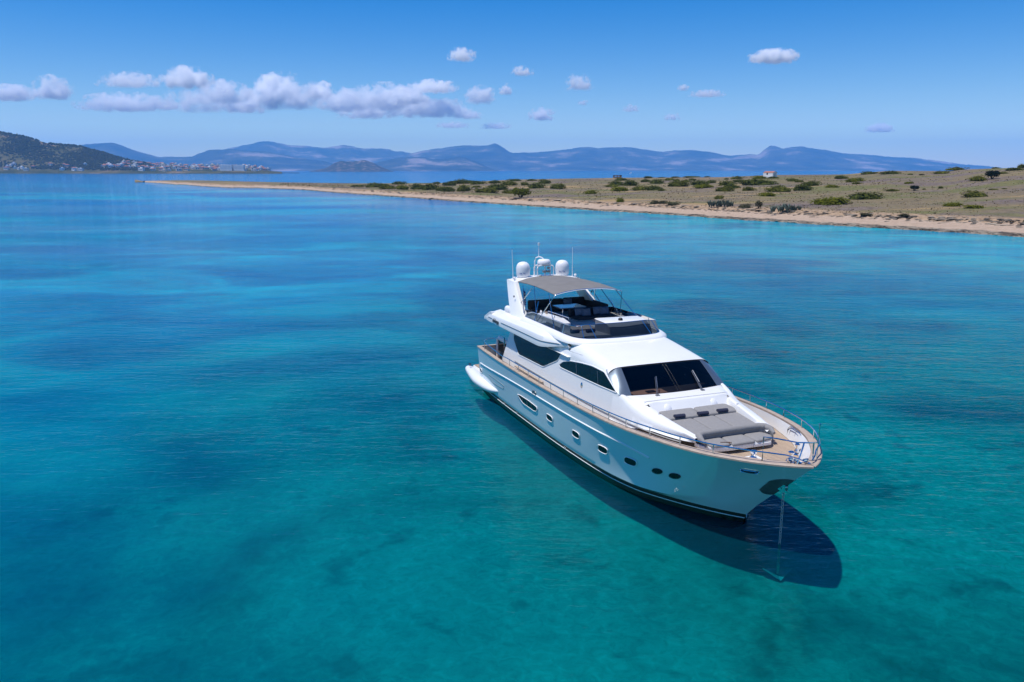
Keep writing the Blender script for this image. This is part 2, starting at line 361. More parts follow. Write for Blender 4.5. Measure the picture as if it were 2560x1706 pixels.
def land_material():
    m, nt, out = new_mat('dry_scrub_ground'); L = nt.links
    at = N(nt, 'ShaderNodeAttribute', attribute_name='shore'); geo = N(nt, 'ShaderNodeNewGeometry')
    def noise(scale, vec=(1,1,1), detail=5, rough=.6):
        mp = N(nt, 'ShaderNodeMapping'); mp.inputs['Scale'].default_value = vec; L.new(geo.outputs['Position'], mp.inputs[0])
        n = N(nt, 'ShaderNodeTexNoise'); n.inputs['Scale'].default_value = scale; n.inputs['Detail'].default_value = detail; n.inputs['Roughness'].default_value = rough
        L.new(mp.outputs[0], n.inputs['Vector']); return n.outputs['Fac']
    def ramp(x, stops):
        r = N(nt, 'ShaderNodeValToRGB'); e = r.color_ramp.elements
        for i, (p, c) in enumerate(stops):
            q = e[i] if i < 2 else e.new(p)
            q.position = p; q.color = (*c, 1)
        L.new(x, r.inputs[0]); return r.outputs[0]
    def mx(f, a, b):
        n = N(nt, 'ShaderNodeMix', data_type='RGBA'); L.new(f, n.inputs[0]); L.new(a, n.inputs[6]); L.new(b, n.inputs[7]); return n.outputs[2]
    def madd(a, k, c):
        n = N(nt, 'ShaderNodeMath', operation='MULTIPLY_ADD'); L.new(a, n.inputs[0]); n.inputs[1].default_value = k
        if isinstance(c, (int, float)): n.inputs[2].default_value = c
        else: L.new(c, n.inputs[2])
        return n.outputs[0]
    def step(x, a, b):
        n = N(nt, 'ShaderNodeMapRange'); n.interpolation_type = 'SMOOTHSTEP'; L.new(x, n.inputs[0]); n.inputs[1].default_value = a; n.inputs[2].default_value = b; return n.outputs[0]
    d = madd(noise(.25, (1, 1, 1), 4), 5.0, at.outputs['Fac']); d = madd(at.outputs['Fac'], 0, d)
    d2 = N(nt, 'ShaderNodeMath', operation='SUBTRACT'); L.new(d, d2.inputs[0]); d2.inputs[1].default_value = 2.5; d = d2.outputs[0]
    scrub = ramp(noise(.10, (1, 1.3, 1), 8, .7), [(.30, (.095, .075, .045)), (.43, (.175, .135, .080)), (.53, (.215, .165, .090)), (.62, (.155, .150, .055)), (.72, (.12, .13, .05))])
    scrub2 = ramp(noise(.9, (1, .8, 1), 6, .7), [(.35, (.085, .075, .05)), (.5, (.17, .14, .09)), (.62, (.23, .185, .12))])
    scrub = mx(madd(noise(.05), 1.2, -.1), scrub, scrub2)
    heathc = ramp(noise(.7, (1, 1, 1), 6, .7), [(.35, (.085, .068, .060)), (.62, (.21, .165, .145))])
    olivec = ramp(noise(.8, (1, 1, 1), 6, .7), [(.35, (.075, .080, .030)), (.62, (.185, .175, .075))])
    scrub = mx(step(noise(.016, (1, 1.8, 1), 4, .6), .47, .60), scrub, heathc); scrub = mx(step(noise(.022, (1, 2.4, 1), 5, .6), .50, .62), scrub, olivec)
    straw = ramp(noise(.5, (1, 2, 1), 5), [(.3, (.24, .17, .08)), (.7, (.38, .27, .13))])
    sc = mx(step(noise(.030, (.45, 2.2, 1), 4), .55, .64), scrub, straw)
    dune = ramp(noise(.6, (1, 1, 1), 6, .7), [(.36, (.11, .085, .06)), (.47, (.30, .21, .135)), (.6, (.42, .30, .20))])
    sand = ramp(noise(1.2, (1, 1, 1), 5), [(.3, (.36, .265, .195)), (.7, (.46, .35, .265))])
    rock = ramp(noise(1.0, (.5, 1.6, 1), 7, .75), [(.36, (.035, .028, .022)), (.47, (.12, .095, .07)), (.58, (.33, .27, .20))])
    c = mx(step(d, 2.2, 3.6), rock, sand)
    c = mx(step(d, 9.5, 12), c, dune); c = mx(step(d, 15, 21), c, sc)
    p = N(nt, 'ShaderNodeBsdfPrincipled'); p.inputs['Roughness'].default_value = .95; p.inputs['Specular IOR Level'].default_value = .1
    bp = N(nt, 'ShaderNodeBump'); bp.inputs['Strength'].default_value = .8; bp.inputs['Distance'].default_value = .35
    L.new(noise(1.5, (1, 1, 1), 6, .7), bp.inputs['Height']); L.new(bp.outputs[0], p.inputs['Normal'])
    L.new(c, p.inputs['Base Color']); L.new(p.outputs[0], out.inputs[0]); return m
M['land'] = land_material()
land = tb.build('ground', M['land'], smooth=60, recalc=False); tag(land, kind='structure')
a_ = land.data.attributes.new('shore', 'FLOAT', 'POINT'); a_.data.foreach_set('value', np.array(sh, dtype=np.float32))
land.data.flip_normals()
def on_land(px, py):
    """the spot of the spit that shows at this place"""
    ts = np.linspace(0, 1.0, 140); best = None
    for t in ts:
        p, s = terr(px, t); y = proj(p)[1]
        if best is None or abs(y - py) < best[0]: best = (abs(y - py), p, s)
    return best[1]

# ------------------------------------------------------------------ leaves and bushes
def leaf_mat(name, c1, c2):
    m, nt, out = new_mat(name); L = nt.links
    tc = N(nt, 'ShaderNodeTexCoord'); n = N(nt, 'ShaderNodeTexNoise'); n.inputs['Scale'].default_value = 3.5; n.inputs['Detail'].default_value = 5
    L.new(tc.outputs['Object'], n.inputs['Vector'])
    r = N(nt, 'ShaderNodeValToRGB'); r.color_ramp.elements[0].position = .35; r.color_ramp.elements[1].position = .65
    r.color_ramp.elements[0].color = (*c1, 1); r.color_ramp.elements[1].color = (*c2, 1); L.new(n.outputs['Fac'], r.inputs[0])
    d = N(nt, 'ShaderNodeBsdfDiffuse'); L.new(r.outputs[0], d.inputs[0])
    t = N(nt, 'ShaderNodeBsdfTranslucent'); L.new(r.outputs[0], t.inputs[0])
    x = N(nt, 'ShaderNodeMixShader'); x.inputs[0].default_value = .25; L.new(d.outputs[0], x.inputs[1]); L.new(t.outputs[0], x.inputs[2]); L.new(x.outputs[0], out.inputs[0]); return m
M['leafD'] = leaf_mat('dark_leaves', (.040, .052, .011), (.105, .118, .026))
M['leafM'] = leaf_mat('green_leaves', (.060, .070, .013), (.140, .142, .028))
M['leafB'] = leaf_mat('bright_leaves', (.080, .098, .010), (.170, .172, .020))
M['leafO'] = leaf_mat('olive_leaves', (.050, .050, .028), (.10, .098, .055))
M['leafT'] = leaf_mat('blue_green_leaves', (.012, .022, .016), (.030, .045, .030))
M['agave'] = leaf_mat('agave_leaves', (.09, .13, .11), (.20, .25, .21))
M['bark'] = pbr('bark', (.10, .075, .05), .9, var=.4)
def mound_mesh(mat, seed, n=900, flat=1.0):
    """a lentisk mound, unit half-width 1, height 1, in its own rounded lobes"""
    g = random.Random(seed); b = MB()
    lobes = [(g.uniform(-.6, .6), g.uniform(-.5, .5), g.uniform(.45, .75), g.uniform(.55, 1.0)) for _ in range(7)] + [(0, 0, .85, 1.0)]
    for _ in range(n):
        lx, ly, lr, lh = g.choice(lobes)
        a = g.uniform(0, 2*math.pi); u = math.sqrt(g.random()); el = math.acos(u) if True else 0
        d = Vector((math.cos(a)*math.sin(el), math.sin(a)*math.sin(el), math.cos(el)))
        rr = g.uniform(.80, 1.03)
        p = Vector((lx + d.x*lr*rr, ly + d.y*lr*rr, max(0.02, d.z*lh*rr)))
        if p.x*p.x + p.y*p.y > 1.15: continue
        s = g.uniform(.05, .11)
        nrm = (d + Vector((g.uniform(-.6, .6), g.uniform(-.6, .6), g.uniform(-.3, .6)))).normalized()
        t = nrm.orthogonal().normalized(); t.rotate(Matrix.Rotation(g.uniform(0, 6.28), 3, nrm)); q = nrm.cross(t)
        b.add([p - t*s, p + q*s*.6, p + t*s, p - q*s*.6], [(0, 1, 2, 3)])
    # the shaded wood inside
    rows = []
    for i in range(7):
        el = i/6*math.pi/2
        rows.append([(math.cos(k*2*math.pi/14)*.74*math.cos(el)*(1+.12*g.uniform(-1, 1)), math.sin(k*2*math.pi/14)*.66*math.cos(el), .72*math.sin(el)) for k in range(14)])
    b.grid(rows, close_v=True)
    me = bpy.data.meshes.new('bush'); me.from_pydata(b.v, [], b.f); me.materials.append(mat); return me
MOUND = {k: [mound_mesh(M[m], 10*i + j) for j in range(3)] for i, (k, m) in enumerate((('D', 'leafD'), ('M', 'leafM'), ('B', 'leafB'), ('O', 'leafO')))}
TONE = {'D': 'dark green', 'M': 'mid green', 'B': 'bright yellow-green', 'O': 'brownish olive'}
r6 = lambda x, y: (700 + .34*x, 330 + .34*y)
r7 = lambda x, y: (1500 + .255*x, 360 + .255*y)
r8 = lambda x, y: (2000 + .238*x, 360 + .238*y)
B = []
for f_, k_, L_ in ((r6, .34, [(700,409,170,35,'D'),(870,388,110,25,'D'),(800,420,120,30,'M'),(900,424,90,38,'B'),(1010,422,110,45,'D'),(1100,427,130,50,'D'),(1155,383,55,17,'D'),
        (1250,397,100,35,'D'),(1330,382,150,35,'D'),(1240,439,100,35,'D'),(1190,432,110,30,'M'),(1345,439,110,50,'M'),(1510,447,170,40,'M'),(1440,412,60,18,'M'),(1450,387,120,28,'D'),
        (1580,377,90,22,'D'),(1600,427,170,50,'D'),(1685,394,110,38,'M'),(1730,363,100,18,'D'),(1700,454,110,30,'M'),(1800,394,60,28,'M'),(1885,415,130,40,'D'),(1850,361,70,15,'D'),
        (1940,382,90,35,'D'),(2035,420,110,40,'M'),(2290,456,95,28,'B'),(565,404,120,15,'D'),(1400,376,100,20,'D')]),
    (r7, .255, [(475,338,90,22,'D'),(610,333,70,8,'D'),(745,332,90,12,'D'),(920,330,160,14,'M'),(1055,322,70,10,'D'),(200,362,110,32,'D'),(165,408,140,50,'D'),(300,413,150,60,'D'),
        (120,420,130,28,'M'),(210,462,160,45,'B'),(400,455,150,50,'M'),(530,455,150,50,'D'),(605,462,80,25,'M'),(450,375,100,30,'D'),(560,390,150,45,'D'),(685,360,95,28,'M'),(757,368,60,25,'D'),
        (760,415,190,55,'M'),(850,375,80,26,'M'),(905,360,70,22,'D'),(985,405,190,48,'D'),(1095,385,100,32,'D'),(1030,432,190,40,'B'),(1240,350,45,15,'D'),(1345,345,130,30,'M'),
        (1250,408,180,50,'M'),(1370,375,110,28,'D'),(1290,440,160,48,'D'),(1215,467,170,50,'M'),(1460,460,140,45,'M'),(1440,395,100,40,'D'),(1560,402,330,58,'D'),(1565,345,140,32,'B'),
        (1700,340,110,20,'D'),(1775,470,230,60,'M'),(1650,515,160,42,'B'),(1890,368,110,30,'D'),(1950,376,80,22,'M'),(2085,413,160,50,'D'),(1995,458,210,60,'D'),(2275,430,130,28,'B'),
        (2260,592,330,70,'B'),(2335,345,60,32,'D'),(195,572,80,45,'B'),(525,588,80,35,'O'),(615,590,90,30,'O'),(1170,540,90,40,'M'),(1430,630,110,40,'O'),(720,600,110,30,'O')]),
    (r8, .238, [(730,318,170,30,'D'),(965,315,180,33,'D'),(1165,325,60,14,'D'),(1290,330,60,14,'O'),(1500,315,150,35,'M'),(1650,278,210,35,'M'),(2060,254,80,14,'M'),(2270,278,180,28,'D'),
        (2340,255,110,45,'M'),(2130,315,130,24,'M'),(440,368,130,38,'D'),(600,402,210,45,'B'),(600,424,110,25,'M'),(1140,418,90,22,'B'),(985,492,150,20,'M'),(700,582,350,72,'D'),
        (1870,557,240,60,'M'),(1600,655,180,36,'B'),(1850,674,180,28,'B'),(1780,505,50,16,'M'),(1480,472,55,26,'D'),(1305,482,40,14,'D'),(2045,482,90,12,'M'),(2150,477,60,10,'D'),
        (2350,822,40,36,'D'),(1890,387,180,55,'M'),(690,750,110,24,'O'),(1100,762,120,26,'O')])):
    for (x, y, w, h, k) in L_:
        px, py = f_(x, y); B.append((px, py, w*k_, h*k_, k))
B = [b for b in B if b[0] > 880]
ORD = ['first', 'second', 'third', 'fourth', 'fifth', 'sixth', 'seventh', 'eighth', 'ninth', 'tenth', 'eleventh', 'twelfth']
def zone(px, py):
    t = (py - cy_f(px)) / (sy_f(px) - cy_f(px))
    row = 'ridge' if t < .16 else ('upper slope' if t < .34 else ('middle slope' if t < .52 else 'lower slope'))
    z = ('left of the stone ruin' if px < 1420 else 'near the stone ruin' if px < 1545 else 'left of the white house' if px < 1780 else
         'by the white house' if px < 1960 else 'right of the white house' if px < 2180 else 'left of the dark tree' if px < 2420 else 'by the dark tree')
    return row, z
cnt = {}
B.sort(key=lambda b: b[0])
for i, (px, py, w, h, k) in enumerate(B):
    p = on_land(px, py); dep = p[1]*cp + 3
    o = bpy.data.objects.new('bush', MOUND[k][i % 3]); col.objects.link(o)
    hw = w*dep/F_PX/2*1.22; hh = h*dep/F_PX*1.08
    o.location = (p[0], p[1] + hw*.3, p[2] - .05*hh); o.scale = (hw, hw*random.uniform(.8, 1.1), hh*1.02); o.rotation_euler = (0, 0, random.uniform(-.5, .5) + random.choice((0, math.pi)))
    row, z = zone(px, py); key = (k, row, z); c = cnt.get(key, 0); cnt[key] = c + 1
    tag(o, f"{TONE[k]} bush, {row} {z}, {ORD[c]} of that green from left", 'bush', 'mound bushes on the dry spit')

def tree(px, py, w, h, label, seed, mat='leafT'):
    g = random.Random(seed); p = on_land(px, py); dep = p[1]*cp + 3; k = dep/F_PX; W, H = w*k/2, h*k
    root = bpy.data.objects.new('tree', None); col.objects.link(root); root.location = p; tag(root, label, 'tree')
    b = MB(); tips = []
    for j in range(5):
        a = j*1.3; e = (math.cos(a)*W*.55, math.sin(a)*W*.4, H*g.uniform(.45, .65)); tips.append(e)
        b.tube([(math.cos(a)*.05*W, math.sin(a)*.05*W, -.1), (e[0]*.4, e[1]*.4, H*.25), e], [.07*W, .05*W, .02*W], 6)
    b.build('trunk', M['bark'], root)
    c = MB()
    for _ in range(1500):
        t = g.choice(tips); d = Vector((g.gauss(0, 1), g.gauss(0, 1), g.gauss(0, 1))).normalized()*g.uniform(.5, 1)
        q = Vector((t[0]*1.0 + d.x*W*.48, t[1] + d.y*W*.45, t[2] + d.z*H*.34 + .02*H))
        if q.z < H*.10: continue
        s = W*g.uniform(.05, .10); n = Vector((g.gauss(0, 1), g.gauss(0, 1), g.gauss(0, 1))).normalized(); u = n.orthogonal().normalized(); v = n.cross(u)
        c.add([q-u*s, q+v*s*.6, q+u*s, q-v*s*.6], [(0, 1, 2, 3)])
    c.build('crown', M[mat], root, smooth=0, recalc=False)
tree(*r8(2015, 370), 150*.238, 95*.238, 'dark spreading tree on the ridge at the far right of the spit', 3)
tree(*r8(1200, 494), 95*.238, 58*.238, 'small round dark tree alone on the open slope right of centre', 5)
tree(*r7(1550, 635), 80*.255, 80*.255, 'small thin brownish shrub tree at the top of the beach between two agave clumps', 8, 'leafO')
tree(*r6(1770, 485), 150*.34, 75*.34, 'pale green feathery shrub standing at the back edge of the beach', 11, 'leafB')

def agave(px, py, w, h, label, seed):
    g = random.Random(seed); p = on_land(px, py); k = (p[1]*cp + 3)/F_PX; W, H = w*k, h*k; b = MB()
    for j in range(12):
        cx_, cy_ = (j/11 - .5)*W*.82, g.uniform(-1, 1)*W*.15; hh = H*g.uniform(.7, 1.0)*(1 - .35*abs(j/11 - .5))
        for q in range(13):
            a = g.uniform(0, 2*math.pi); r = hh*g.uniform(.2, .7); wd = hh*.075; z1 = hh*g.uniform(.65, 1.0)
            d = Vector((math.cos(a), math.sin(a), 0)); s = Vector((-d.y, d.x, 0)); o = Vector((cx_, cy_, 0))
            m_ = o + d*r*.5 + Vector((0, 0, z1*.62)); t_ = o + d*r + Vector((0, 0, z1)); up = Vector((0, 0, wd*.35))
            b.add([o - s*wd, o + s*wd, m_ + s*wd*1.1, m_ - s*wd*1.1, t_, m_ - up, o - up], [(0, 1, 2, 3), (3, 2, 4), (0, 3, 5, 6), (1, 6, 5, 2), (3, 4, 5), (2, 5, 4)])
    o = b.build('agave', M['agave'], smooth=0, recalc=False); o.location = p; tag(o, label, 'agave', 'agave clumps at the beach edge')
agave(*r7(1185, 615), 260*.255, 88*.255, 'grey-green spiky agave clump at the beach edge, left of two', 2)
agave(*r7(1810, 662), 340*.255, 95*.255, 'wide grey-green spiky agave clump at the beach edge, right of two', 4)

# dry scrub cover, grass tufts and the broken rock along the waterline: nobody could count these
def scatter(name, n, mat, tfun, size, zs, label=None):
    b = MB(); g = random.Random(len(name)); k = 0
    while k < n:
        px = g.uniform(700, 2950); t = tfun(g)
        p, s = terr(px, t)
        if p[2] < WZ + .02: continue
        dd = p[1]; sz = size(g, s, dd)
        if sz <= 0: k += .2; continue
        if vnoise(p[0]/9, p[1]/7, 9) + g.uniform(-.3, .3) < 0: continue
        k += 1
        for q in range(5):
            a = g.uniform(0, 6.28); d = Vector((math.cos(a), math.sin(a), 0)); s_ = Vector((-d.y, d.x, 0)); o = Vector(p) + d*sz*.3*g.random() - Vector((0, 0, .03))
            w = sz*g.uniform(.25, .5); hh = sz*zs*g.uniform(.5, 1)
            b.add([o - s_*w, o + s_*w, o + s_*w*.6 + d*w*.6 + Vector((0, 0, hh)), o - s_*w*.6 + d*w*.5 + Vector((0, 0, hh*.9))], [(0, 1, 2, 3)])
    return tag(b.build(name, mat, smooth=0, recalc=False), kind='stuff')
M['kick_shade'] = pbr('toe_recess_painted_shade', (.045, .036, .030), .7, var=.2)  # dark toe-kick, with the side deck's shadow put into the same colour
M['tuftG'] = leaf_mat('grey_scrub', (.14, .115, .09), (.26, .22, .17))
M['tuftY'] = leaf_mat('dry_grass', (.20, .15, .07), (.34, .26, .13))
M['tuftV'] = leaf_mat('olive_scrub', (.10, .105, .035), (.21, .20, .075))
scatter('scrub', 5200, M['tuftG'], lambda g: .06 + .9*g.random()**1.4, lambda g, s, d: 0 if s < 15 else g.uniform(.2, .5)*(d/260)**.5, .32)
scatter('dry_grass', 2600, M['tuftY'], lambda g: .05 + .9*g.random()**1.3, lambda g, s, d: 0 if s < 13 else g.uniform(.2, .45)*(d/260)**.5, .7)
scatter('heath', 1800, M['tuftV'], lambda g: .05 + .9*g.random()**1.3, lambda g, s, d: 0 if s < 12 else g.uniform(.2, .5)*(d/260)**.5, .4)
rb = MB(); g = random.Random(12)
for _ in range(2600):
    px = 620 + 1960*g.random()**.7
    s0 = g.choice((g.uniform(-.3, 2.2), g.uniform(.2, 2.6), g.gauss(11.5, 1.2)))
    a = at_z(px, sy_f(px), WZ); bb = at_d(px, cy_f(px), cd_f(px)); L_ = math.hypot(bb[0]-a[0], bb[1]-a[1]); p, s = terr(px, max(-.01, s0/L_))
    r = g.uniform(.15, .55)*(1.6 if g.random() < .1 else 1); h = r*g.uniform(.12, .35); rows = []
    for e in (0, .6, 1.0):
        rows.append([(p[0] + math.cos(q*1.0472)*r*1.6*(1-.75*e**3)*g.uniform(.7, 1.2), p[1] + math.sin(q*1.0472)*r*(1-.75*e**3)*g.uniform(.7, 1.2), p[2] - .05 + h*e*g.uniform(.8, 1.1)) for q in range(6)])
    rb.grid(rows, close_v=True); o_ = len(rb.v) - 6; rb.f.append(tuple(range(o_, o_+6))); rb.mi.append(0)
M['rock'] = pbr('shore_rock', (.30, .25, .19), .9, var=.7, scale=.35, base2=(.045, .036, .028))
tag(rb.build('shore_rocks', M['rock'], smooth=0), kind='stuff')

# ------------------------------------------------------------------ the white house and the ruin on the ridge
M['wallW'] = pbr('whitewash', (.88, .87, .85), .9, var=.06, scale=.4)
M['tile'] = pbr('red_roof_tiles', (.44, .17, .10), .85, var=.3, scale=1.5)
M['stoneR'] = pbr('ruin_stone', (.26, .18, .13), .95, var=.5, scale=1.2)
def white_house():
    p = on_land(*r7(1665, 330)); p[2] += .4; k = (p[1]*cp)/F_PX; W = 107*.255*k; H = 43*.255*k
    root = bpy.data.objects.new('white_house', None); col.objects.link(root); root.location = p; root.rotation_euler = (0, 0, R(-50))
    tag(root, 'small white cottage with a red tiled gable roof alone on the ridge of the spit', 'house')
    a, d = W*.50, W*.34
    b = MB(); b.box((-a, -d, -.5), (a, d, H*.92))
    b.add([(a, -d, H*.92), (a, d, H*.92), (a, 0, H*1.12), (-a, -d, H*.92), (-a, d, H*.92), (-a, 0, H*1.12)], [(0, 1, 2), (4, 3, 5)]); b.build('wall', M['wallW'], root, smooth=0)
    t = MB(); e = .08
    for s in (-1, 1):
        t.add([(-a-e, s*(d+e), H*.86), (a+e, s*(d+e), H*.86), (a+e, 0, H*1.14), (-a-e, 0, H*1.14), (-a-e, s*(d+e), H*.90), (a+e, s*(d+e), H*.90), (a+e, 0, H*1.19), (-a-e, 0, H*1.19)],
              [(0, 1, 2, 3), (4, 5, 6, 7), (0, 1, 5, 4), (1, 2, 6, 5), (3, 0, 4, 7)])
    t.build('roof', M['tile'], root, smooth=0)
    w = MB(); w.box((-.3*a, -d-.04, .9), (-.02*a, -d+.02, 1.7)); w.build('window', M['dark'], root, smooth=0)
    q = MB(); q.box((a-.02, -.35, 0), (a+.05, .35, 1.6)); q.build('door', M['greyline'], root, smooth=0)
white_house()
def ruin():
    p = on_land(*r7(170, 332)); k = (p[1]*cp)/F_PX; W = 80*.255*k; H = 26*.255*k
    root = bpy.data.objects.new('ruined_hut', None); col.objects.link(root); root.location = p
    tag(root, 'roofless brown stone ruin with empty openings on the ridge above the water', 'ruin')
    b = MB(); h = W/2; t = .35
    for (x0, x1, z0, z1) in ((-h, -h*.75, 0, H), (-h*.75, -.1*h, 0, H*.35), (-h*.1, h*.05, 0, H*.95), (h*.05, h*.6, 0, H*.4), (h*.6, h, 0, H*1.05), (-h, h, H*.82, H*1.0)):
        b.box((x0, -h*.5, z0 - .3), (x1 - .01, -h*.5 + t, z1)); b.box((x0, h*.5, z0 - .3), (x1 - .01, h*.5 + t, z1*.9))
    b.build('wall', M['stoneR'], root, smooth=0)
    for lo, hi in (((h*.62, -h*.49 + t, -.3), (h - .02, h*.49, H*.9)), ((-h + .02, -h*.49 + t, -.3), (-h*.8, h*.49, H*.7))): MB().box(lo, hi).build('side_wall', M['stoneR'], root, smooth=0)
ruin()
def sailboat():
    p = at_z(1500 + 305*.255, 360 + 293*.255, WZ); k = p[1]/F_PX
    root = bpy.data.objects.new('sailing_boat', None); col.objects.link(root); root.location = p
    tag(root, 'tiny white sailing boat with bare mast far out on the strait', 'boat')
    Lh = 35*.255*k/2; H = 26*.255*k; rows = []
    for i in range(9):
        t = i/8; w = Lh*.3*math.sin(math.pi*min(1, .25 + .75*t))**.6 if t < 1 else .01
        x = -Lh + 2*Lh*(1-t) if False else (Lh - 2*Lh*t)
        rows.append([(x, -w, Lh*.28), (x, -w*.8, 0), (x, 0, -.3), (x, w*.8, 0), (x, w, Lh*.28)])
    MB().grid(rows).grid([[r[0], r[4]] for r in rows]).build('hull', M['wallW'], root, smooth=0)
    MB().box((-Lh*.4, -Lh*.16, Lh*.28), (Lh*.35, Lh*.16, Lh*.5), taper=Lh*.05).build('cabin', M['wallW'], root, smooth=0)
    MB().tube([(.1*Lh, 0, .3), (.1*Lh, 0, H)], k*.55, 6).tube([(.1*Lh, 0, H*.35), (-Lh*.7, 0, H*.33)], k*.6, 6).build('mast', M['greyline'], root, smooth=0)
sailboat()

# ------------------------------------------------------------------ far hills
def hill_mat(name, c1, c2, c3, sc, rock_at=.58):
    m, nt, out = new_mat(name); L = nt.links
    geo = N(nt, 'ShaderNodeNewGeometry')
    n = N(nt, 'ShaderNodeTexNoise'); n.inputs['Scale'].default_value = sc; n.inputs['Detail'].default_value = 8; n.inputs['Roughness'].default_value = .65; L.new(geo.outputs['Position'], n.inputs['Vector'])
    r = N(nt, 'ShaderNodeValToRGB'); e = r.color_ramp.elements
    e[0].position = .40; e[0].color = (*c1, 1); e[1].position = rock_at; e[1].color = (*c2, 1); q = e.new(rock_at + .10); q.color = (*c3, 1)
    L.new(n.outputs['Fac'], r.inputs[0])
    d = N(nt, 'ShaderNodeBsdfDiffuse'); L.new(r.outputs[0], d.inputs[0]); L.new(d.outputs[0], out.inputs[0]); return m
M['mount'] = hill_mat('mountain_scrub', (.018, .040, .040), (.06, .075, .06), (.26, .22, .20), .0015, .54)
M['islet'] = hill_mat('islet_scrub', (.025, .04, .022), (.07, .065, .045), (.22, .17, .13), .02, .56)
M['forest'] = hill_mat('forest_ground', (.045, .055, .020), (.105, .095, .042), (.26, .17, .11), .008, .58)
def ridge(name, prof, dist, depth, mat, nx=300, nz=26, amp=.10, base=WZ - 1, seed=0, foot=None, freq=1.0):
    f = pch([p[0] for p in prof], [p[1] for p in prof]); x0, x1 = prof[0][0], prof[-1][0]; rows = []
    for i in range(nx + 1):
        px = x0 + (x1 - x0)*i/nx; jag = 0 if dist < 4000 else (2.2*vnoise(px/17., .5, seed) + 1.3*vnoise(px/7., 1.5, seed) + .7*vnoise(px/3.2, 2.5, seed))*min(1, max(0, (428 - f(px))/14)); c = at_d(px, f(px) + jag, dist); h = max(.5, c[2]); r_ = []
        for j in range(nz + 1):
            v = j/nz                                   # 0 front foot .. .6 crest .. 1 behind
            if v <= .6: q = v/.6; y = dist - depth*(1 - q); z = h*(q**.85*.6 + .4*smoothstep(0, 1, q))
            else: q = (v - .6)/.4; y = dist + depth*.7*q; z = h*(1 - smoothstep(0, 1, q)*.9)
            sc = y/dist; w = min(1, 2.2*(v if v < .6 else 1 - v)) * (1 - smoothstep(.42, .6, v)*.85 if v <= .6 else .2)
            X = c[0]*sc; k = 1400*freq
            rg = (1 - 2*abs(vnoise(X/k + .3*y/k, y/k*.55, seed))) - .5 + .5*((1 - 2*abs(vnoise(X/k*2.3, y/k*1.3, seed+1))) - .5) + .25*vnoise(X/k*6, y/k*4, seed + 2)
            z = z + rg*amp*h*1.6*w
            r_.append((X, y, base + max(0, z - base)))
        rows.append(r_)
    return tag(MB().grid(rows).build(name, mat, smooth=50), kind='structure')
ridge('mountain', [(440,428),(500,405),(560,374),(620,362.5),(663,355),(700,360),(730,367),(765,365),(800,369),(835,366),(856,363),(904,370),(951,371),(1000,379),(1033,384),(1100,396),(1180,415),(1230,428)], 14800, 2600, M['mount'], seed=3, amp=.2)
ridge('mountain', [(900,428),(960,405),(1033,384),(1074,374),(1120,369),(1166,365),(1200,367),(1230,367),(1260,374),(1285,383),(1363,380),(1420,374),(1465,367),(1500,370),(1564,369),(1610,374),(1653,380),(1690,378),(1724,377),(1768,380),(1826,390),(1877,387),(1893,388.5),(1910,379),(1928,371.5),(1950,373),(1984,371),(2030,374),(2079,379),(2120,384),(2167,387),(2220,391),(2274,394.5),(2345,403),(2405,411),(2462,415),(2530,424),(2600,428)], 13200, 2600, M['mount'], nx=520, nz=40, seed=7, amp=.22)
ridge('mountain', [(120,428),(160,382),(196,364),(240,360),(277,358),(300,363),(327,373),(365,384),(401,392),(440,392),(476,393),(498,384),(520,377),(550,374.5),(580,373),(620,376),(654,377),(700,383),(751,395),(800,402),(860,418),(900,428)], 11000, 2000, M['mount'], nx=300, seed=11, amp=.14)
ridge('mountain', [(820,428),(880,418),(938,408),(1006,394.6),(1030,393),(1057,393.6),(1085,399),(1111,398),(1130,395),(1152,393),(1193,406),(1230,422),(1250,428)], 9800, 1500, M['mount'], seed=17, amp=.12)
ridge('islet', [(774,429.4),(790,426),(815,420),(840,408),(858,403.5),(875,404.5),(895,403),(909,401),(925,405),(950,416),(975,426.5),(985,429.4)], 6200, 420, M['islet'], nx=90, seed=23, amp=.12, freq=.15)
hill = ridge('hill', [(-160,300),(-60,318),(0,330),(60,341.6),(128,359.5),(196,366),(238,376),(297,393.7),(348,405.6),(416,412),(506,417),(600,418),(640,420),(684,428.5),(705,430)], 3000, 433, M['forest'], nx=200, nz=30, seed=31, amp=.05, freq=.2)
def hill_h(px, v):
    prof = HP; h = max(.5, at_d(px, prof(px), 3000)[2]); q = v; y = 3000 - 433*(1 - q)
    return np.array([at_d(px, prof(px), 3000)[0]*y/3000, y, h*(q**.85*.6 + .4*smoothstep(0, 1, q))])
HP = pch([-160,-60,0,60,128,196,238,297,348,416,506,600,640,684,705], [300,318,330,341.6,359.5,366,376,393.7,405.6,412,417,418,420,428.5,430])
fb = MB(); g = random.Random(4); k = 0
ICO = None
while k < 3200:
    px = g.uniform(-30, 380); v = g.uniform(.12, 1.0)
    p = hill_h(px, v)
    if p[2] < 9 or vnoise(p[0]/42, p[1]/42, 3) + g.uniform(-.35, .35) < -.12: continue
    k += 1; r = g.uniform(2.8, 6); h = g.uniform(3.5, 6.5)
    rows = [[(p[0] + math.cos(q*1.0472 + e)*r*(1 - e*e)**.5*g.uniform(.8, 1.2), p[1] + math.sin(q*1.0472 + e)*r*(1 - e*e)**.5, p[2] - 2 + h*e*g.uniform(.85, 1.15) + 2) for q in range(6)] for e in (0, .5, .93)]
    fb.grid(rows, close_v=True)
M['wood'] = leaf_mat('pine_wood', (.036, .046, .016), (.095, .095, .036))
tag(fb.build('forest', M['wood'], smooth=0), kind='stuff')

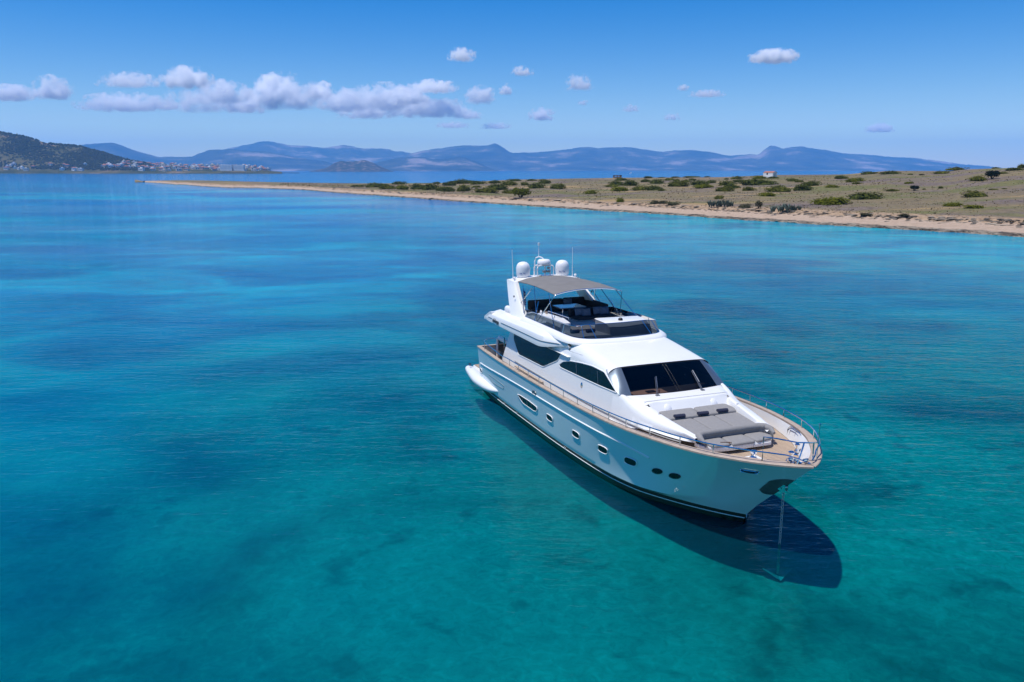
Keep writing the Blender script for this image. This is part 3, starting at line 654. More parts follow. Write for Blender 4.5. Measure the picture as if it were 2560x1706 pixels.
# the town on the point: every house its own object
M['hw'] = [pbr('town_wall', c, .9, var=.08, scale=.2) for c in ((.84, .83, .80), (.78, .70, .56), (.70, .50, .40), (.66, .66, .66))]
def house_mesh(wall, roof, gable=True):
    b = MB(); b.box((-.5, -.4, -.6), (.5, .4, 1.0))
    if gable:
        b.add([(-.56, -.46, .98), (.56, -.46, .98), (.56, .46, .98), (-.56, .46, .98), (-.2, 0, 1.2), (.2, 0, 1.2)], [(0, 1, 5, 4), (2, 3, 4, 5), (1, 2, 5), (3, 0, 4)], 1)
    else:
        b.box((-.2, -.2, 1.0), (.15, .2, 1.3), 0)
    for x in (-.28, .06, .32):
        b.add([(x-.07, -.405, .3), (x+.07, -.405, .3), (x+.07, -.405, .7), (x-.07, -.405, .7)], [(0, 1, 2, 3)], 2)
    me = bpy.data.meshes.new('town_house'); me.from_pydata(b.v, [], b.f)
    for m in (wall, roof, M['dark']): me.materials.append(m)
    me.polygons.foreach_set('material_index', b.mi); return me
HM = {('white', True): house_mesh(M['hw'][0], M['tile']), ('cream', True): house_mesh(M['hw'][1], M['tile']), ('pink', True): house_mesh(M['hw'][2], M['tile']),
      ('white', False): house_mesh(M['hw'][0], M['tile'], False), ('grey', False): house_mesh(M['hw'][3], M['tile'], False), ('cream', False): house_mesh(M['hw'][1], M['tile'], False)}
r5 = lambda x, y: (.2975*x, 300 + .2975*y)
g = random.Random(21); hn = 0
spots = []
top5 = pch([820, 1000, 1040, 1180, 1400, 1700, 1900, 2150, 2280], [392, 382, 372, 372, 380, 388, 392, 396, 425])
for _ in range(150):
    x = 840 + 1420*g.random()**.85; lo = 432 if x > 1150 else 410
    y = top5(x) + (lo - top5(x))*g.random()**1.1; spots.append((x, y, None))
for x, y in ((25,405),(60,392),(85,385),(15,418),(120,420),(150,415),(185,425),(400,388),(520,395),(545,402),(600,428),(620,425),(250,405),(700,388),(1040,362),(1075,360),(1125,365),(500,425),(660,428),(90,412)):
    spots.append((x, y, 'out'))
for x, y, kind in spots:
    px, py = r5(x, y); best = None
    for q in range(101):
        p_ = hill_h(px, .02 + .98*q/100); d_ = abs(proj((p_[0], p_[1], p_[2] + WZ))[1] - py)
        if best is None or d_ < best[0]: best = (d_, p_)
    p = best[1]; p[2] = max(p[2] - .5, WZ + .5)
    key = g.choice([('white', True), ('cream', True), ('pink', True), ('white', False), ('white', False), ('grey', False), ('cream', False)]); o = bpy.data.objects.new('town_house', HM[key]); col.objects.link(o)
    s = g.uniform(9.5, 18) * (.85 if kind else 1); o.location = (p[0], p[1], p[2]); o.scale = (s, s*.8, g.uniform(6.5, 10)); o.rotation_euler = (0, 0, g.uniform(-.5, .5))
    roof = 'red tiled roof' if key[1] else 'flat roof'
    tag(o, f"{key[0]} house with {roof} " + ('in the dense town on the far point' if kind is None else 'standing apart below the wooded hill'), 'house',
        'houses of the town on the far point' if kind is None else 'scattered houses below the wooded hill')
hb = MB(); hb.box((0, 0, 0), (1, 1, 1))
for j, (x, w, h, lab) in enumerate(((1905, 110, 34, 'long white hotel block with balconies in the far town, nearer the hill of two'), (2000, 95, 32, 'long white hotel block with balconies in the far town, nearer the point of two'))):
    px, py = r5(x, 412); p = at_d(px, py, 2630); k = 2630/F_PX*.2975
    root = bpy.data.objects.new('hotel', None); col.objects.link(root); root.location = (p[0], 2630, p[2]); tag(root, lab, 'hotel')
    W, H = w*k/2, h*k
    MB().box((-W, 0, -6), (W, 14, H)).build('wall', M['hw'][0], root, smooth=0)
    m_ = MB()
    for i in range(9):
        for q in range(3):
            m_.box((-W + (i + .25)*W*2/9, -.25, H*(.1 + q*.3)), (-W + (i + .8)*W*2/9, -.02, H*(.28 + q*.3)))
    m_.build('balconies', M['hw'][3], root, smooth=0)
pj = at_z(715, 433.3, WZ); b = MB(); b.box((-50, -3, -1), (50, 3, 1.8)); o = b.build('breakwater', M['stoneR'], smooth=0); o.location = (pj[0], pj[1], WZ); tag(o, 'low dark stone breakwater reaching out from the town point', 'breakwater')

# ------------------------------------------------------------------ the yacht (local X forward, Y to port, Z up; origin at the foot of the stem)
yacht = bpy.data.objects.new('motor_yacht', None); col.objects.link(yacht)
YO = Vector((7.31, 23.147, 0)); YROT = math.atan2(-math.cos(R(21.6)), math.sin(R(21.6)))
yacht.location = YO; yacht.rotation_euler = (0, 0, YROT)
tag(yacht, 'large white motor yacht with flybridge lying at anchor on the turquoise water', 'yacht')
YM = Matrix.Translation(YO) @ Matrix.Rotation(YROT, 4, 'Z')
SX = [-17.2,-15,-13,-10.5,-8.2,-6.1,-4.3,-2.8,-1.6,-.5,.4,1.4,2.1,2.5,2.67]
sheer_y = pch(SX, [2.86,3.0,3.05,3.05,3.04,3.02,2.98,2.87,2.66,2.38,2.02,1.38,.75,.27,0])
sheer_z = pch(SX, [2.05,2.08,2.09,2.09,2.12,2.16,2.22,2.28,2.33,2.37,2.40,2.44,2.47,2.49,2.5])
KX = [-17.2,-15,-12,-9,-6.5,-4.5,-3.1,-2.04,-.78,0,.47]
chine_y = pch(KX, [2.72,2.79,2.82,2.80,2.72,2.57,2.3,1.86,.95,.4,0]); chine_z = pch(KX, [.2,.2,.2,.2,.2,.19,.19,.22,.34,.43,.5])
EX = [-17.2,-15,-12,-9,-6.5,-4.5,-3.1,-2.1,-1.3,-.5,0]
edge_y = pch(EX, [2.7,2.77,2.8,2.78,2.69,2.5,2.15,1.6,1.08,.46,0]); edge_z = pch(EX, [.17,.17,.17,.16,.15,.12,.09,.05,.03,.01,0])
def side(u, w, off=0.0, s=-1):
    def raw(u, w):
        a = -17.2 + 17.67*u; b = -17.2 + 19.87*u
        y0, z0, y1, z1 = chine_y(a), chine_z(a), sheer_y(b), sheer_z(b)
        fl = smoothstep(.62, .87, u); c = -.16*fl*4*w*(1-w)*min(1., y1/1.2)
        return Vector((a + (b-a)*w, y0 + (y1-y0)*w + c, z0 + (z1-z0)*w))
    p = raw(u, w)
    if off:
        e = 1e-3; tu = raw(min(1, u+e), w) - raw(max(0, u-e), w); tw = raw(u, min(1, w+e)) - raw(u, max(0, w-e))
        n = tw.cross(tu); n.normalize()
        if n.y < 0: n = -n
        p = p + n*off
    return (p.x, s*p.y, p.z)
US = [1 - (1 - i/110)**1.5 for i in range(111)]
def edge_pt(u, s, dz=0, dy=0): a = -17.2 + 17.2*u; return (a, s*max(0, edge_y(a) - dy), edge_z(a) + dz)
hull = MB(); bott = MB()
for s in (-1, 1):
    rows = [[edge_pt(u, s)] + [side(u, w/14, 0, s) for w in range(15)] for u in US]
    hull.grid(rows)
    rows = [[edge_pt(u, s), edge_pt(u, s, -.30, .04), (-17.2 + 16.6*u, s*edge_y(-17.2 + 17.2*u)*.8, -.75), (-17.2 + 15.4*u, 0, -1.15)] for u in US]
    bott.grid(rows)
tr = [edge_pt(0, -1)] + [side(0, w/14, 0, -1) for w in range(15)]
hull.grid([[p, (p[0] - .0, -p[1], p[2])] for p in tr]); bott.grid([[(-17.2, y, z), (-17.2, -y, z)] for y, z in ((-2.7, .17), (-2.66, -.13), (-2.16, -.75), (0, -1.15))])
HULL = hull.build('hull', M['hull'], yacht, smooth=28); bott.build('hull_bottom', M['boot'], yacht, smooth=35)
st = MB()
for s in (-1, 1): st.tube([Vector(edge_pt(u, s, -.13, .012)) for u in US[:-2]], .016, 5)
st.build('boot_stripe', M['stripe'], yacht)
# styling line along the topsides
ln = MB(); LW = pch([0, .02, .23, .386, .571, .709, .779, .80], [.575, .582, .684, .722, .722, .709, .633, .60])
for s in (-1, 1):
    rows = []
    for i in range(90):
        u = .015 + .785*i/89; w = LW(u); e = .020
        rows.append([side(u, w - e, .0, s), side(u, w - e*.3, .030, s), side(u, w + e*.5, .034, s), side(u, w + e*1.1, 0, s)])
    ln.grid(rows)
ln.build('styling_line', M['gel'], yacht, smooth=60)
def hull_y(x, z):
    lo, hi = 0.0, 1.0; best = None
    for i in range(41):
        w = i/40; a, b_ = 0.0, 1.0
        for _ in range(24):
            m = (a + b_)/2
            if side(m, w)[0] < x: a = m
            else: b_ = m
        p = side((a + b_)/2, w); d = abs(p[2] - z) + abs(p[0] - x)*3
        if best is None or d < best[0]: best = (d, -p[1])
    return best[1] if best[0] < .25 else 0.0
DZ = lambda x: 1.50 + .44*smoothstep(-9, -1.5, x)
HYD = pch([-17.2 + 19.15*i/60 for i in range(61)], [max(.03, hull_y(-17.2 + 19.15*i/60, DZ(-17.2 + 19.15*i/60)) - .07) for i in range(61)])
# rail cap
def cap_path(inset, s, n=90, x0=-17.2): return [(x0 + (2.67 - inset*.9 - x0)*(1 - (1 - i/n)**1.7)) for i in range(n + 1)]
def hb(x, inset): return max(0.0, sheer_y(min(x + (inset*.9 if x > 1 else 0), 2.67)) - inset*(1 if x < .5 else 1.0))
cap = MB(); bul = MB()
for s in (-1, 1):
    rows = []; rb_ = []
    for i in range(121):
        u = 1 - (1 - i/120)**1.6
        xo = -17.22 + (2.70 + 17.22)*u; xi = -17.2 + (2.42 + 17.2)*u
        yo = sheer_y(-17.2 + 19.87*u) + .025; yi = max(0, sheer_y(-17.2 + 19.87*u) - .155)
        z = sheer_z(-17.2 + 19.87*u)
        rows.append([(xo, s*yo, z - .015), (xo, s*yo, z + .03), (xo - .02*u, s*(yo - .015), z + .045), (xi, s*yi, z + .045), (xi, s*yi, z - .02)])
        zd = 1.50 + .44*smoothstep(-9, -1.5, xi); k = smoothstep(-4, 1, xi)
        xd = xi - .50*smoothstep(.5, 2.42, xi); rb_.append([(xi, s*yi, z - .02), (xi*.5 + xd*.5, s*(.5*yi + .5*min(yi, HYD(xd))), z*.45 + zd*.55), (xd, s*min(yi - .01 if yi > .02 else 0, HYD(xd) if xd < 1.9 else .02), zd + .01)])
    cap.grid(rows); bul.grid(rb_)
cap.grid([[(-17.22, y, 2.03), (-17.22, y, 2.095), (-17.06, y, 2.095), (-17.06, y, 2.03)] for y in (-2.885, 2.885)])
cap.build('rail_cap', M['cap'], yacht, smooth=30); bul.build('bulwark', M['gel'], yacht, smooth=35)
# deck
dk = MB(); rows = []
for i in range(70):
    x = -17.1 + (1.93 + 17.1)*(1 - (1 - i/69)**1.5); y = max(.02, min(hb(x, .16), HYD(x))); z = 1.50 + .44*smoothstep(-9, -1.5, x)
    rows.append([(x, -y, z), (x, 0, z + .012), (x, y, z)])
dk.grid(rows); dk.build('deck', M['teak'], yacht, smooth=30)
bp_ = MB(); rows = []                                                # white pad at the bow
for i in range(12):
    a = i/11*math.pi; yy = -math.cos(a); xx = 1.12 + .70*math.sin(a); rows.append([(1.12, .3*yy, 1.957), (xx, yy*min(.75, HYD(xx)*.92), 1.957)])
bp_.grid(rows); bp_.build('bow_plate', M['gel'], yacht)

# hull fittings on both sides
def patch(poly, off, s, n=1):
    """fan of a (u,w) polygon laid on the hull"""
    c = (sum(p[0] for p in poly)/len(poly), sum(p[1] for p in poly)/len(poly)); b = []
    return [side(*c, off, s)] + [side(u, w, off, s) for u, w in poly]
def superell(cu, cw, ru, rw, p=2.6, n=28, sk=0.0):
    o = []
    for k in range(n):
        a = 2*math.pi*k/n; c, d = math.cos(a), math.sin(a)
        x = math.copysign(abs(c)**(2/p), c); y = math.copysign(abs(d)**(2/p), d)
        o.append((cu + ru*(x + sk*y), cw + rw*y))
    return o
def port(name, poly, fmat, s, ring=1.22, parent=yacht):
    v = patch(poly, .016, s); n = len(poly); c = Vector(v[0])
    outer = [tuple(c + (Vector(p) - c)*ring) for p in patch(poly, .012, s)[1:]]
    inner = [tuple(p) for p in patch(poly, .022, s)[1:]]; low = patch(poly, .002, s)[1:]
    mid = [tuple(c + (Vector(p) - c)*(1 + (ring-1)*.5)) for p in patch(poly, .036, s)[1:]]
    f = MB().grid([outer, mid, inner], close_v=True).build('frame', fmat, None, smooth=60)
    g = MB(); g.add(v, [(0, 1 + k, 1 + (k+1) % n) for k in range(n)]); q = g.build(name, M['blind'], parent, smooth=0)
    f.parent = q; return q
for s in (-1, 1):
    for cu in (.4687, .589, .6892, .7669):
        port('porthole', superell(cu, .405, .0142, .062, 3.0, 28, -.18), M['gel'], s)
    for cu in (.8271, .8596):
        port('round_porthole', superell(cu, .403, .0092, .050, 2.1), M['black'], s, 1.10)
    lw = [(.2932, .462), (.297, .43), (.3208, .352), (.332, .338), (.385, .331), (.397, .345), (.402, .40), (.400, .452), (.395, .470), (.3584, .492), (.31, .486)]
    q = port('hull_window', lw, M['gel'], s, 1.10)
    mu = MB()
    for cu in (.325, .352, .378): mu.tube([side(cu, .345, .022, s), side(cu - .008, .475, .022, s)], .008, 5)
    mu.build('mullion', M['fitting'], q)
    port('vent', superell(.381, .772, .0085, .045, 3), M['fitting'], s, 1.15).data.materials[0] = M['fitting']
    port('stern_light', superell(.0165, .385, .0075, .055, 2.4), M['gel'], s, 1.3)
    port('hawse_hole', superell(.9487, .79, .0105, .022, 4), M['chrome'], s, 1.12)
    pn = [(.0877, .443), (.100, .36), (.1178, .304), (.16, .318), (.193, .335), (.199, .37), (.198, .425), (.185, .437)]
    b = MB(); b.tube([side(u, w, .004, s) for u, w in pn], .010, 5, close=True); b.build('side_hatch_seam', M['greyline'], yacht)
    for cu in (.198, .2857, .5664):
        for k in range(2):
            b = MB(); p = Vector(edge_pt(cu + .006*k, s, -.06, -.004)); b.tube([p, p + Vector((0, s*.02, 0))], .016, 8); b.build('drain', M['stripe'], yacht)
# anchor pocket plate, both sides of the stem
pk = MB()
for s in (-1, 1):
    rows = []
    for i in range(13):
        t = i/12; u = .978 + .0215*t; wc = .52 - .02*t; rw = .20*math.sin(math.pi*min(.999, .12 + .52*t))**.6
        rows.append([side(u, wc + rw*k/4, .012, s) for k in range(-4, 5)])
    pk.grid(rows)
pk.build('anchor_plate', M['fitting'], yacht, smooth=50)
rl = MB()
for s in (-1, 1): rl.box((1.42, s*.07 - .02, 1.40), (1.68, s*.07 + .02, 1.62))
rl.tube([(1.56, -.09, 1.50), (1.56, .09, 1.50)], .05, 12); rl.build('anchor_roller', M['chrome'], yacht)

# swim platform with its rounded side pods
for s in (-1, 1):
    pd = MB()
    prof = [(-19.72, .02, .40), (-19.66, .13, .40), (-19.5, .21, .38), (-19.0, .29, .35), (-18.2, .34, .32), (-17.2, .36, .30), (-16.2, .34, .31), (-15.3, .26, .36), (-14.7, .16, .44), (-14.35, .08, .50), (-14.2, .01, .53)]
    fx = [p[0] for p in prof]; fr = pch(fx, [p[1] for p in prof]); fz = pch(fx, [p[2] for p in prof]); rows = []
    for i in range(50):
        x = -19.72 + 5.52*(.5 - .5*math.cos(math.pi*i/49)); r = fr(x)
        rows.append([(x, s*(2.55 + .18*smoothstep(-19.5, -17, x) + math.cos(a*math.pi/9)*r*(1.0)), fz(x) + math.sin(a*math.pi/9)*r*.72) for a in range(18)])
    pd.grid(rows, close_v=True); pd.build('platform_pod', M['gel'], yacht, smooth=60)
MB().box((-19.45, -2.35, .36), (-17.19, 2.35, .56)).build('swim_platform', M['gel'], yacht, bevel=.04)
MB().box((-19.35, -2.3, .575), (-17.25, 2.3, .60)).build('platform_deck', M['teak'], yacht)
dt = MB(); dt.box((-19.45, -2.62, .655), (-19.3, -2.50, .675)); dt.box((-19.1, -2.70, .67), (-18.98, -2.58, .69)); dt.build('pod_cleat', M['black'], yacht)

# ---- deckhouse
hbase = pch([-15.2, -9, -6, -4.3, -3.3, -2.2, -1.4, -.9], [2.42, 2.43, 2.40, 2.32, 2.22, 2.02, 1.75, 1.45])
def hy(x, z): return hbase(x) - .14*(z - 1.65)
def roof_z(x): return pch([-15, -9, -8.2, -7.5, -6.5, -5.2], [3.9, 4.02, 4.02, 3.96, 3.84, 3.655])(x)
def house_row(u):
    r_ = []
    for z in (1.42, 2.0, 2.6, 2.92, 3.1, 3.25, 3.38):
        xf = -4.42 if z < 2.93 else -4.42 - 1.70*(z - 2.93)
        x = -15.0 + .42*max(0, z - 2.1)*(1 - u) + u*(xf + 15.0); r_.append((x, hy(x, z), z))
    x = -14.5 + u*(-5.28 + 14.5); zr = roof_z(x); y0 = hy(x, 3.38)
    for k in range(1, 9):
        a = k/8*math.pi/2; r_.append((x + .02*k/8, y0 - .48*(1 - math.cos(a)), 3.38 + (zr - 3.38)*math.sin(a)))
    for k in range(1, 7):
        y = (y0 - .48)*(1 - k/6); r_.append((x + .14*(1 - (y/1.7)**2)*smoothstep(-9, -5.3, x), y, zr + .05*(1 - (y/1.7)**2)))
    return r_
hs_ = MB(); rr = [house_row(i/70) for i in range(71)]
for s in (-1, 1): hs_.grid([[(x, s*y, z) for x, y, z in r] for r in rr])
hs_.build('deckhouse', M['gel'], yacht, smooth=40)
bk = MB(); bk.box((-14.6, -2.1, 1.5), (-14.5, 2.1, 3.6)); bk.build('aft_bulkhead', M['blind'], yacht)

# front of the coachroof: sill, sunbed well, rounded nose
def sh_y(x): return pch([-4.35, -3.3, -2.74, -1.8, -.9, -.5], [1.98, 1.70, 1.63, 1.50, 1.36, 1.28])(x)
def sh_z(x): return pch([-4.35, -3.3, -2.74, -1.8, -.9, -.5], [2.93, 2.735, 2.645, 2.53, 2.42, 2.36])(x)
cr = MB(); rows = []
def nose(x): return 0
for i in range(45):
    x = -4.75 + 3.95*i/44
    kb = smoothstep(-4.4, -2.9, x); zb = 2.80*(1 - kb) + min(2.3, sh_z(x) - .12)*kb
    ku = .42*smoothstep(-3.6, -2.2, x); zu = 2.0 + .23*smoothstep(-4.0, -2.2, x); r_ = [(x, hbase(x) + .004 - ku, DZ(x)), (x, hbase(x) + .004 - ku*.9, zu - .03), (x, hy(x, 2.0) + .004, zu), (x, (hy(x, zb) + .004)*(1 - kb) + max(hy(x, 2.1) - .10, sh_y(x) + .10)*kb, zb)]
    a, b = r_[-1], (x, sh_y(x), sh_z(x))
    for k in range(1, 7):
        t = k/6; bx = (a[1] + (b[1] - a[1])*t) + (.03 + .06*kb)*math.sin(math.pi*t); bz = a[2] + (b[2] - a[2])*t + .07*math.sin(math.pi*t)
        r_.append((x, bx, bz))
    rows.append(r_)
for s in (-1, 1): cr.grid([[(x, s*y, z) for x, y, z in r] for r in rows])
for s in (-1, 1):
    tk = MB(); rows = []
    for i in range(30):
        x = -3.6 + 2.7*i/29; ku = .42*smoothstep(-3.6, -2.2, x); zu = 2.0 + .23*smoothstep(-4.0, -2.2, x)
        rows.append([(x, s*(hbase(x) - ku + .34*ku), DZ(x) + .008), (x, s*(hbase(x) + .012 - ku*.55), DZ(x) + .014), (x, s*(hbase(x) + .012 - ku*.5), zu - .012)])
    tk.grid(rows); tk.build('toe_recess_shade', M['kick_shade'], yacht, smooth=30)  # dark strip: toe recess plus painted shadow on the deck beside it
# sill under the windscreen and the cross wall of the well
def wsx(y): return -4.28 + .28*(1 - (y/1.92)**2)
sl_ = []
for j in range(25):
    y = -1 + 2*j/24; r_ = []
    for (x, z, wmul) in ((None, 2.90, 1.98), (-3.95, 2.885, 1.87), (-3.62, 2.855, 1.79), (-3.42, 2.83, 1.72), (-3.39, 2.80, 1.58), (-3.34, 2.74, 1.565), (-3.18, 2.56, 1.52), (-3.05, 2.40, 1.50)):
        Y = y*wmul; xx = (wsx(Y) - .03) if x is None else x + .06*(1 - y*y)*(1 if x > -3.9 else .6); zz = z + .03*(1 - y*y) - (.0 if x is None else 0)
        if abs(y) == 1 and x is not None and x < -3.4: Y = y*sh_y(xx); zz = sh_z(xx)
        r_.append((xx, Y, zz))
    sl_.append(r_)
cr.grid(sl_)
# side rims of the well and its floor
for s in (-1, 1):
    rows = []
    for i in range(25):
        x = -3.42 + 2.72*i/24; y1 = sh_y(x); w_ = .10 + .05*(1 - i/24); d = .17*(1 - smoothstep(-1.9, -1.0, x)) + .01
        rows.append([(x, s*y1, sh_z(x)), (x, s*(y1 - w_*.5), sh_z(x) + .012), (x, s*(y1 - w_), sh_z(x) - .01), (x, s*(y1 - w_ - .05), sh_z(x) - d - .05)])
    cr.grid(rows)
cr.grid([[(-3.1, -1.5, 2.40), (-3.1, 1.5, 2.40)], [(-1.06, -1.28, 2.30), (-1.06, 1.28, 2.30)]])
cr.build('coachroof', M['gel'], yacht, smooth=45)
# seat base at the front
def seat_out(k, n=40, xa=-.98, ya=1.36, xf=-.30, p=3.2):
    a = -math.pi/2 + math.pi*k/n; c, d = math.cos(a), math.sin(a)
    return xa + (xf - xa)*abs(c)**(2/p), math.copysign(abs(d)**(2/p), d)*ya
sb = MB(); rows = []
for z, k, dx in ((2.00, .74, -.16), (2.05, .97, -.02), (2.11, 1.0, 0.0), (2.20, 1.0, 0), (2.215, .985, -.01)):
    rows.append([(lambda q: (q[0] + dx, q[1]*k, z))(seat_out(i)) for i in range(41)])
sb.grid(rows); sb.grid([[(-.98, q[1], 2.215), q] for q in rows[-1]])
sb.box((-1.2, -.95, 1.90), (-.75, .95, 2.04)); sb.build('seat_base', M['gel'], yacht, smooth=50)
def pillow_pts(poly, z0, z1, r=.04, inset=.05):
    out = []
    c = Vector((sum(p[0] for p in poly)/len(poly), sum(p[1] for p in poly)/len(poly)))
    def ring(k, z): return [(p[0] + (c.x - p[0])/max(.2, (Vector(p) - c).length)*k, p[1] + (c.y - p[1])/max(.2, (Vector(p) - c).length)*k, z) for p in poly]
    return [ring(0, z0), ring(-.005, (z0+z1)/2), ring(.01, z1 - r*.4), ring(inset, z1), ring(inset*3, z1 + .008)]
def cushion(name, poly, z0, z1, mat, parent=yacht, tilt=None, r=.04):
    n = len(poly); P = []
    for i in range(n):                                   # round the corners
        a, b, c = Vector(poly[i-1]), Vector(poly[i]), Vector(poly[(i+1) % n]); e = min(.12, (a-b).length*.3, (c-b).length*.3)
        p0 = b + (a-b).normalized()*e; p1 = b + (c-b).normalized()*e
        for k in range(4): t = k/3; P.append((p0*(1-t)**2 + b*2*t*(1-t) + p1*t*t)[:])
    rows = pillow_pts(P, z0, z1, r)
    if tilt: rows = [[(x, y, z + tilt(x, y)) for x, y, z in q] for q in rows]
    b = MB(); b.grid(rows, close_v=True); o = len(b.v) - len(P); b.f.append(tuple(range(o, o + len(P)))); b.mi.append(0)
    return b.build(name, mat, parent, smooth=50)
fall = lambda x, y: (-.045)*(x + 3.0)
cushion('sunpad', [(-2.55, -1.37), (-2.55, -.43), (-1.02, -.46), (-1.02, -1.26)], 2.36, 2.475, M['grey'], tilt=fall)
cushion('sunpad', [(-2.55, -.415), (-2.55, .43), (-1.02, .38), (-1.02, -.445)], 2.36, 2.475, M['grey'], tilt=fall)
cushion('sunpad', [(-2.55, .445), (-2.55, 1.40), (-1.02, 1.26), (-1.02, .395)], 2.36, 2.475, M['grey'], tilt=fall)
head = lambda x, y: .10*smoothstep(-2.6, -3.1, x)
cushion('headrest', [(-3.14, -1.40), (-3.14, -.02), (-2.57, -.02), (-2.57, -1.38)], 2.38, 2.50, M['grey'], tilt=head)
cushion('headrest', [(-3.14, 0.0), (-3.16, 1.30), (-2.80, 1.47), (-2.57, 1.40), (-2.57, 0.0)], 2.38, 2.50, M['grey'], tilt=head)
# seat cushions and wrap-round backrest
cushion('seat_cushion', [(-.97, -1.12), (-.97, -.42), (-.30, -.50), (-.36, -1.05), (-.55, -1.22)], 2.20, 2.285, M['grey'])
cushion('seat_cushion', [(-.97, -.40), (-.97, .42), (-.27, .42), (-.28, -.48)], 2.20, 2.287, M['grey'])
cushion('seat_cushion', [(-.97, .44), (-.97, 1.12), (-.55, 1.24), (-.36, 1.08), (-.27, .44)], 2.20, 2.285, M['grey'])
br = MB(); path = [(-.52, -1.30, 2.33), (-.72, -1.33, 2.40), (-.92, -1.27, 2.44), (-1.01, -1.08, 2.45), (-1.02, -.5, 2.455), (-1.02, 0, 2.455), (-1.02, .5, 2.455), (-1.01, 1.08, 2.45), (-.92, 1.27, 2.44), (-.72, 1.33, 2.40), (-.52, 1.30, 2.33)]
sm = []
for i in range(len(path) - 1):
    for k in range(4): t = k/4; sm.append(tuple(path[i][q]*(1-t) + path[i+1][q]*t for q in range(3)))
sm.append(path[-1])
br.tube(sm, [.05 + .055*min(1, min(i, len(sm)-1-i)/5) for i in range(len(sm))], 12)
br.grid([[(p[0] + .03, p[1]*.97, 2.18), (p[0] + .07, p[1]*.94, 2.3), (p[0] + .05, p[1]*.95, p[2])] for p in sm])
br.build('backrest', M['grey'], yacht, smooth=60)
lk = MB(); lk.box((-.33, .35, 2.06), (-.285, 1.02, 2.16)); lk.build('locker_lid', M['gel'], yacht, bevel=.01)
for s in (-1, 1):
    b = MB(); b.lathe([(0, .02), (.10, .016), (.125, 0), (.13, -.02)], (0, 0, 0), 20); o = b.build('speaker', M['dome'], yacht); o.location = (-3.20, s*.92, 2.66); o.rotation_euler = (0, R(52), 0); o.scale = (1.15, 1, 1)
    for (x, y) in ((-3.33, 1.60), (-2.74, 1.555)):
        b = MB(); b.box((x - .02, s*y - .04, sh_z(x) + .004), (x + .02, s*y + .04, sh_z(x) + .014)); b.build('deck_light', M['black'], yacht)
    # moulded grab groove along the side
    b = MB(); b.tube([(x, s*(hy(x, 2.12) + .012), 2.10 + .06*smoothstep(-8, -2, x)) for x in [-13.5 + 12.2*i/40 for i in range(41)]], .026, 6); b.build('side_moulding', M['greyline'], yacht)
    b = MB(); b.lathe([(0, .03), (.06, .028), (.085, 0)], n=16); o = b.build('navigation_light', M['chrome'], yacht); o.location = (-7.0, s*(hy(-7.0, 2.62) + .0), 2.62); o.rotation_euler = (R(-90*s), 0, 0); o.scale = (.9, 1.4, 1)
    b = MB(); b.box((-13.2, s*2.47 - .05, 1.93), (-10.2, s*2.47 + .05, 1.97)); b.build('step', M['cap'], yacht)

b = MB(); b.tube([(-3.52 + .06*(1 - (j/12 - 1)**2), (j/12 - 1)*1.70, 2.862 + .03*(1 - (j/12 - 1)**2)) for j in range(25)], .007, 5); b.build('panel_seam', M['greyline'], yacht)
# ---- windows
def fill(poly, fy, s, off, nseg=6):
    """triangulated side-glass polygon (x,z) laid on the house side"""
    P = []
    for i in range(len(poly)):
        a, b = poly[i], poly[(i+1) % len(poly)]
        for k in range(nseg): t = k/nseg; P.append((a[0] + (b[0]-a[0])*t, a[1] + (b[1]-a[1])*t))
    c = (sum(p[0] for p in P)/len(P), sum(p[1] for p in P)/len(P)); m = MB(); rows = []
    for q in (1, .66, .33, .02): rows.append([(c[0] + (p[0]-c[0])*q, s*(fy(c[0] + (p[0]-c[0])*q, c[1] + (p[1]-c[1])*q) + off), c[1] + (p[1]-c[1])*q) for p in P])
    m.grid(rows, close_v=True); o = len(m.v) - len(P); m.f.append(tuple(range(o, o + len(P)))); m.mi.append(0); return m
def fillet(poly, r):
    out = []; n = len(poly)
    for i in range(n):
        a, b, c = (Vector(poly[j % n]) for j in (i-1, i, i+1)); e = min(r, (a-b).length*.4, (c-b).length*.4); p0 = b + (a-b).normalized()*e; p1 = b + (c-b).normalized()*e
        for k in range(5): t = k/4; out.append((p0*(1-t)**2 + b*2*t*(1-t) + p1*t*t)[:])
    return out
salon = fillet([(-14.05, 3.36), (-14.0, 3.0), (-13.2, 2.46), (-10.5, 2.52), (-9.25, 3.06), (-9.0, 3.40)], .14)
front = fillet([(-9.08, 2.93), (-8.75, 3.14), (-8.1, 3.30), (-7.2, 3.42), (-6.4, 3.49), (-5.50, 3.47), (-4.52, 2.955), (-5.7, 2.925), (-7.3, 2.89), (-8.9, 2.86)], .10)
def fy_front(x, z):
    return hy(x, z) if z < 3.38 else hy(x, 3.38) - .48*(1 - math.cos(math.asin(min(1, (z - 3.38)/max(.05, roof_z(x) - 3.38)))))
for s in (-1, 1):
    w = fill(salon, fy_front, s, .012, 2).build('salon_window', M['blind'], yacht, smooth=60)
    e = MB(); e.tube([(x, s*(fy_front(x, z) + .006), z) for x, z in salon], .022, 6, close=True); e.build('frame', M['gel'], w)
    w = fill(front, fy_front, s, .012, 2).build('side_window', M['blind'], yacht, smooth=60)
    e = MB(); e.tube([(x, s*(fy_front(x, z) + .004), z) for x, z in front], .024, 6, close=True); e.build('frame', M['gel'], w)
    mu = MB()
    for x in (-7.45, -5.75): mu.tube([(x - .05, s*(fy_front(x, 2.93) + .016), 2.93), (x - .25, s*(fy_front(x, 3.42) + .016), 3.40)], .008, 5)
    mu.build('mullion', M['fitting'], w)
    sm_ = MB(); sm_.tube([(x, s*(fy_front(x, z) + .002), z) for x, z in ((-8.3, 3.64), (-7.35, 3.69), (-7.42, 3.46))], .006, 4); sm_.build('hatch_seam', M['greyline'], yacht)
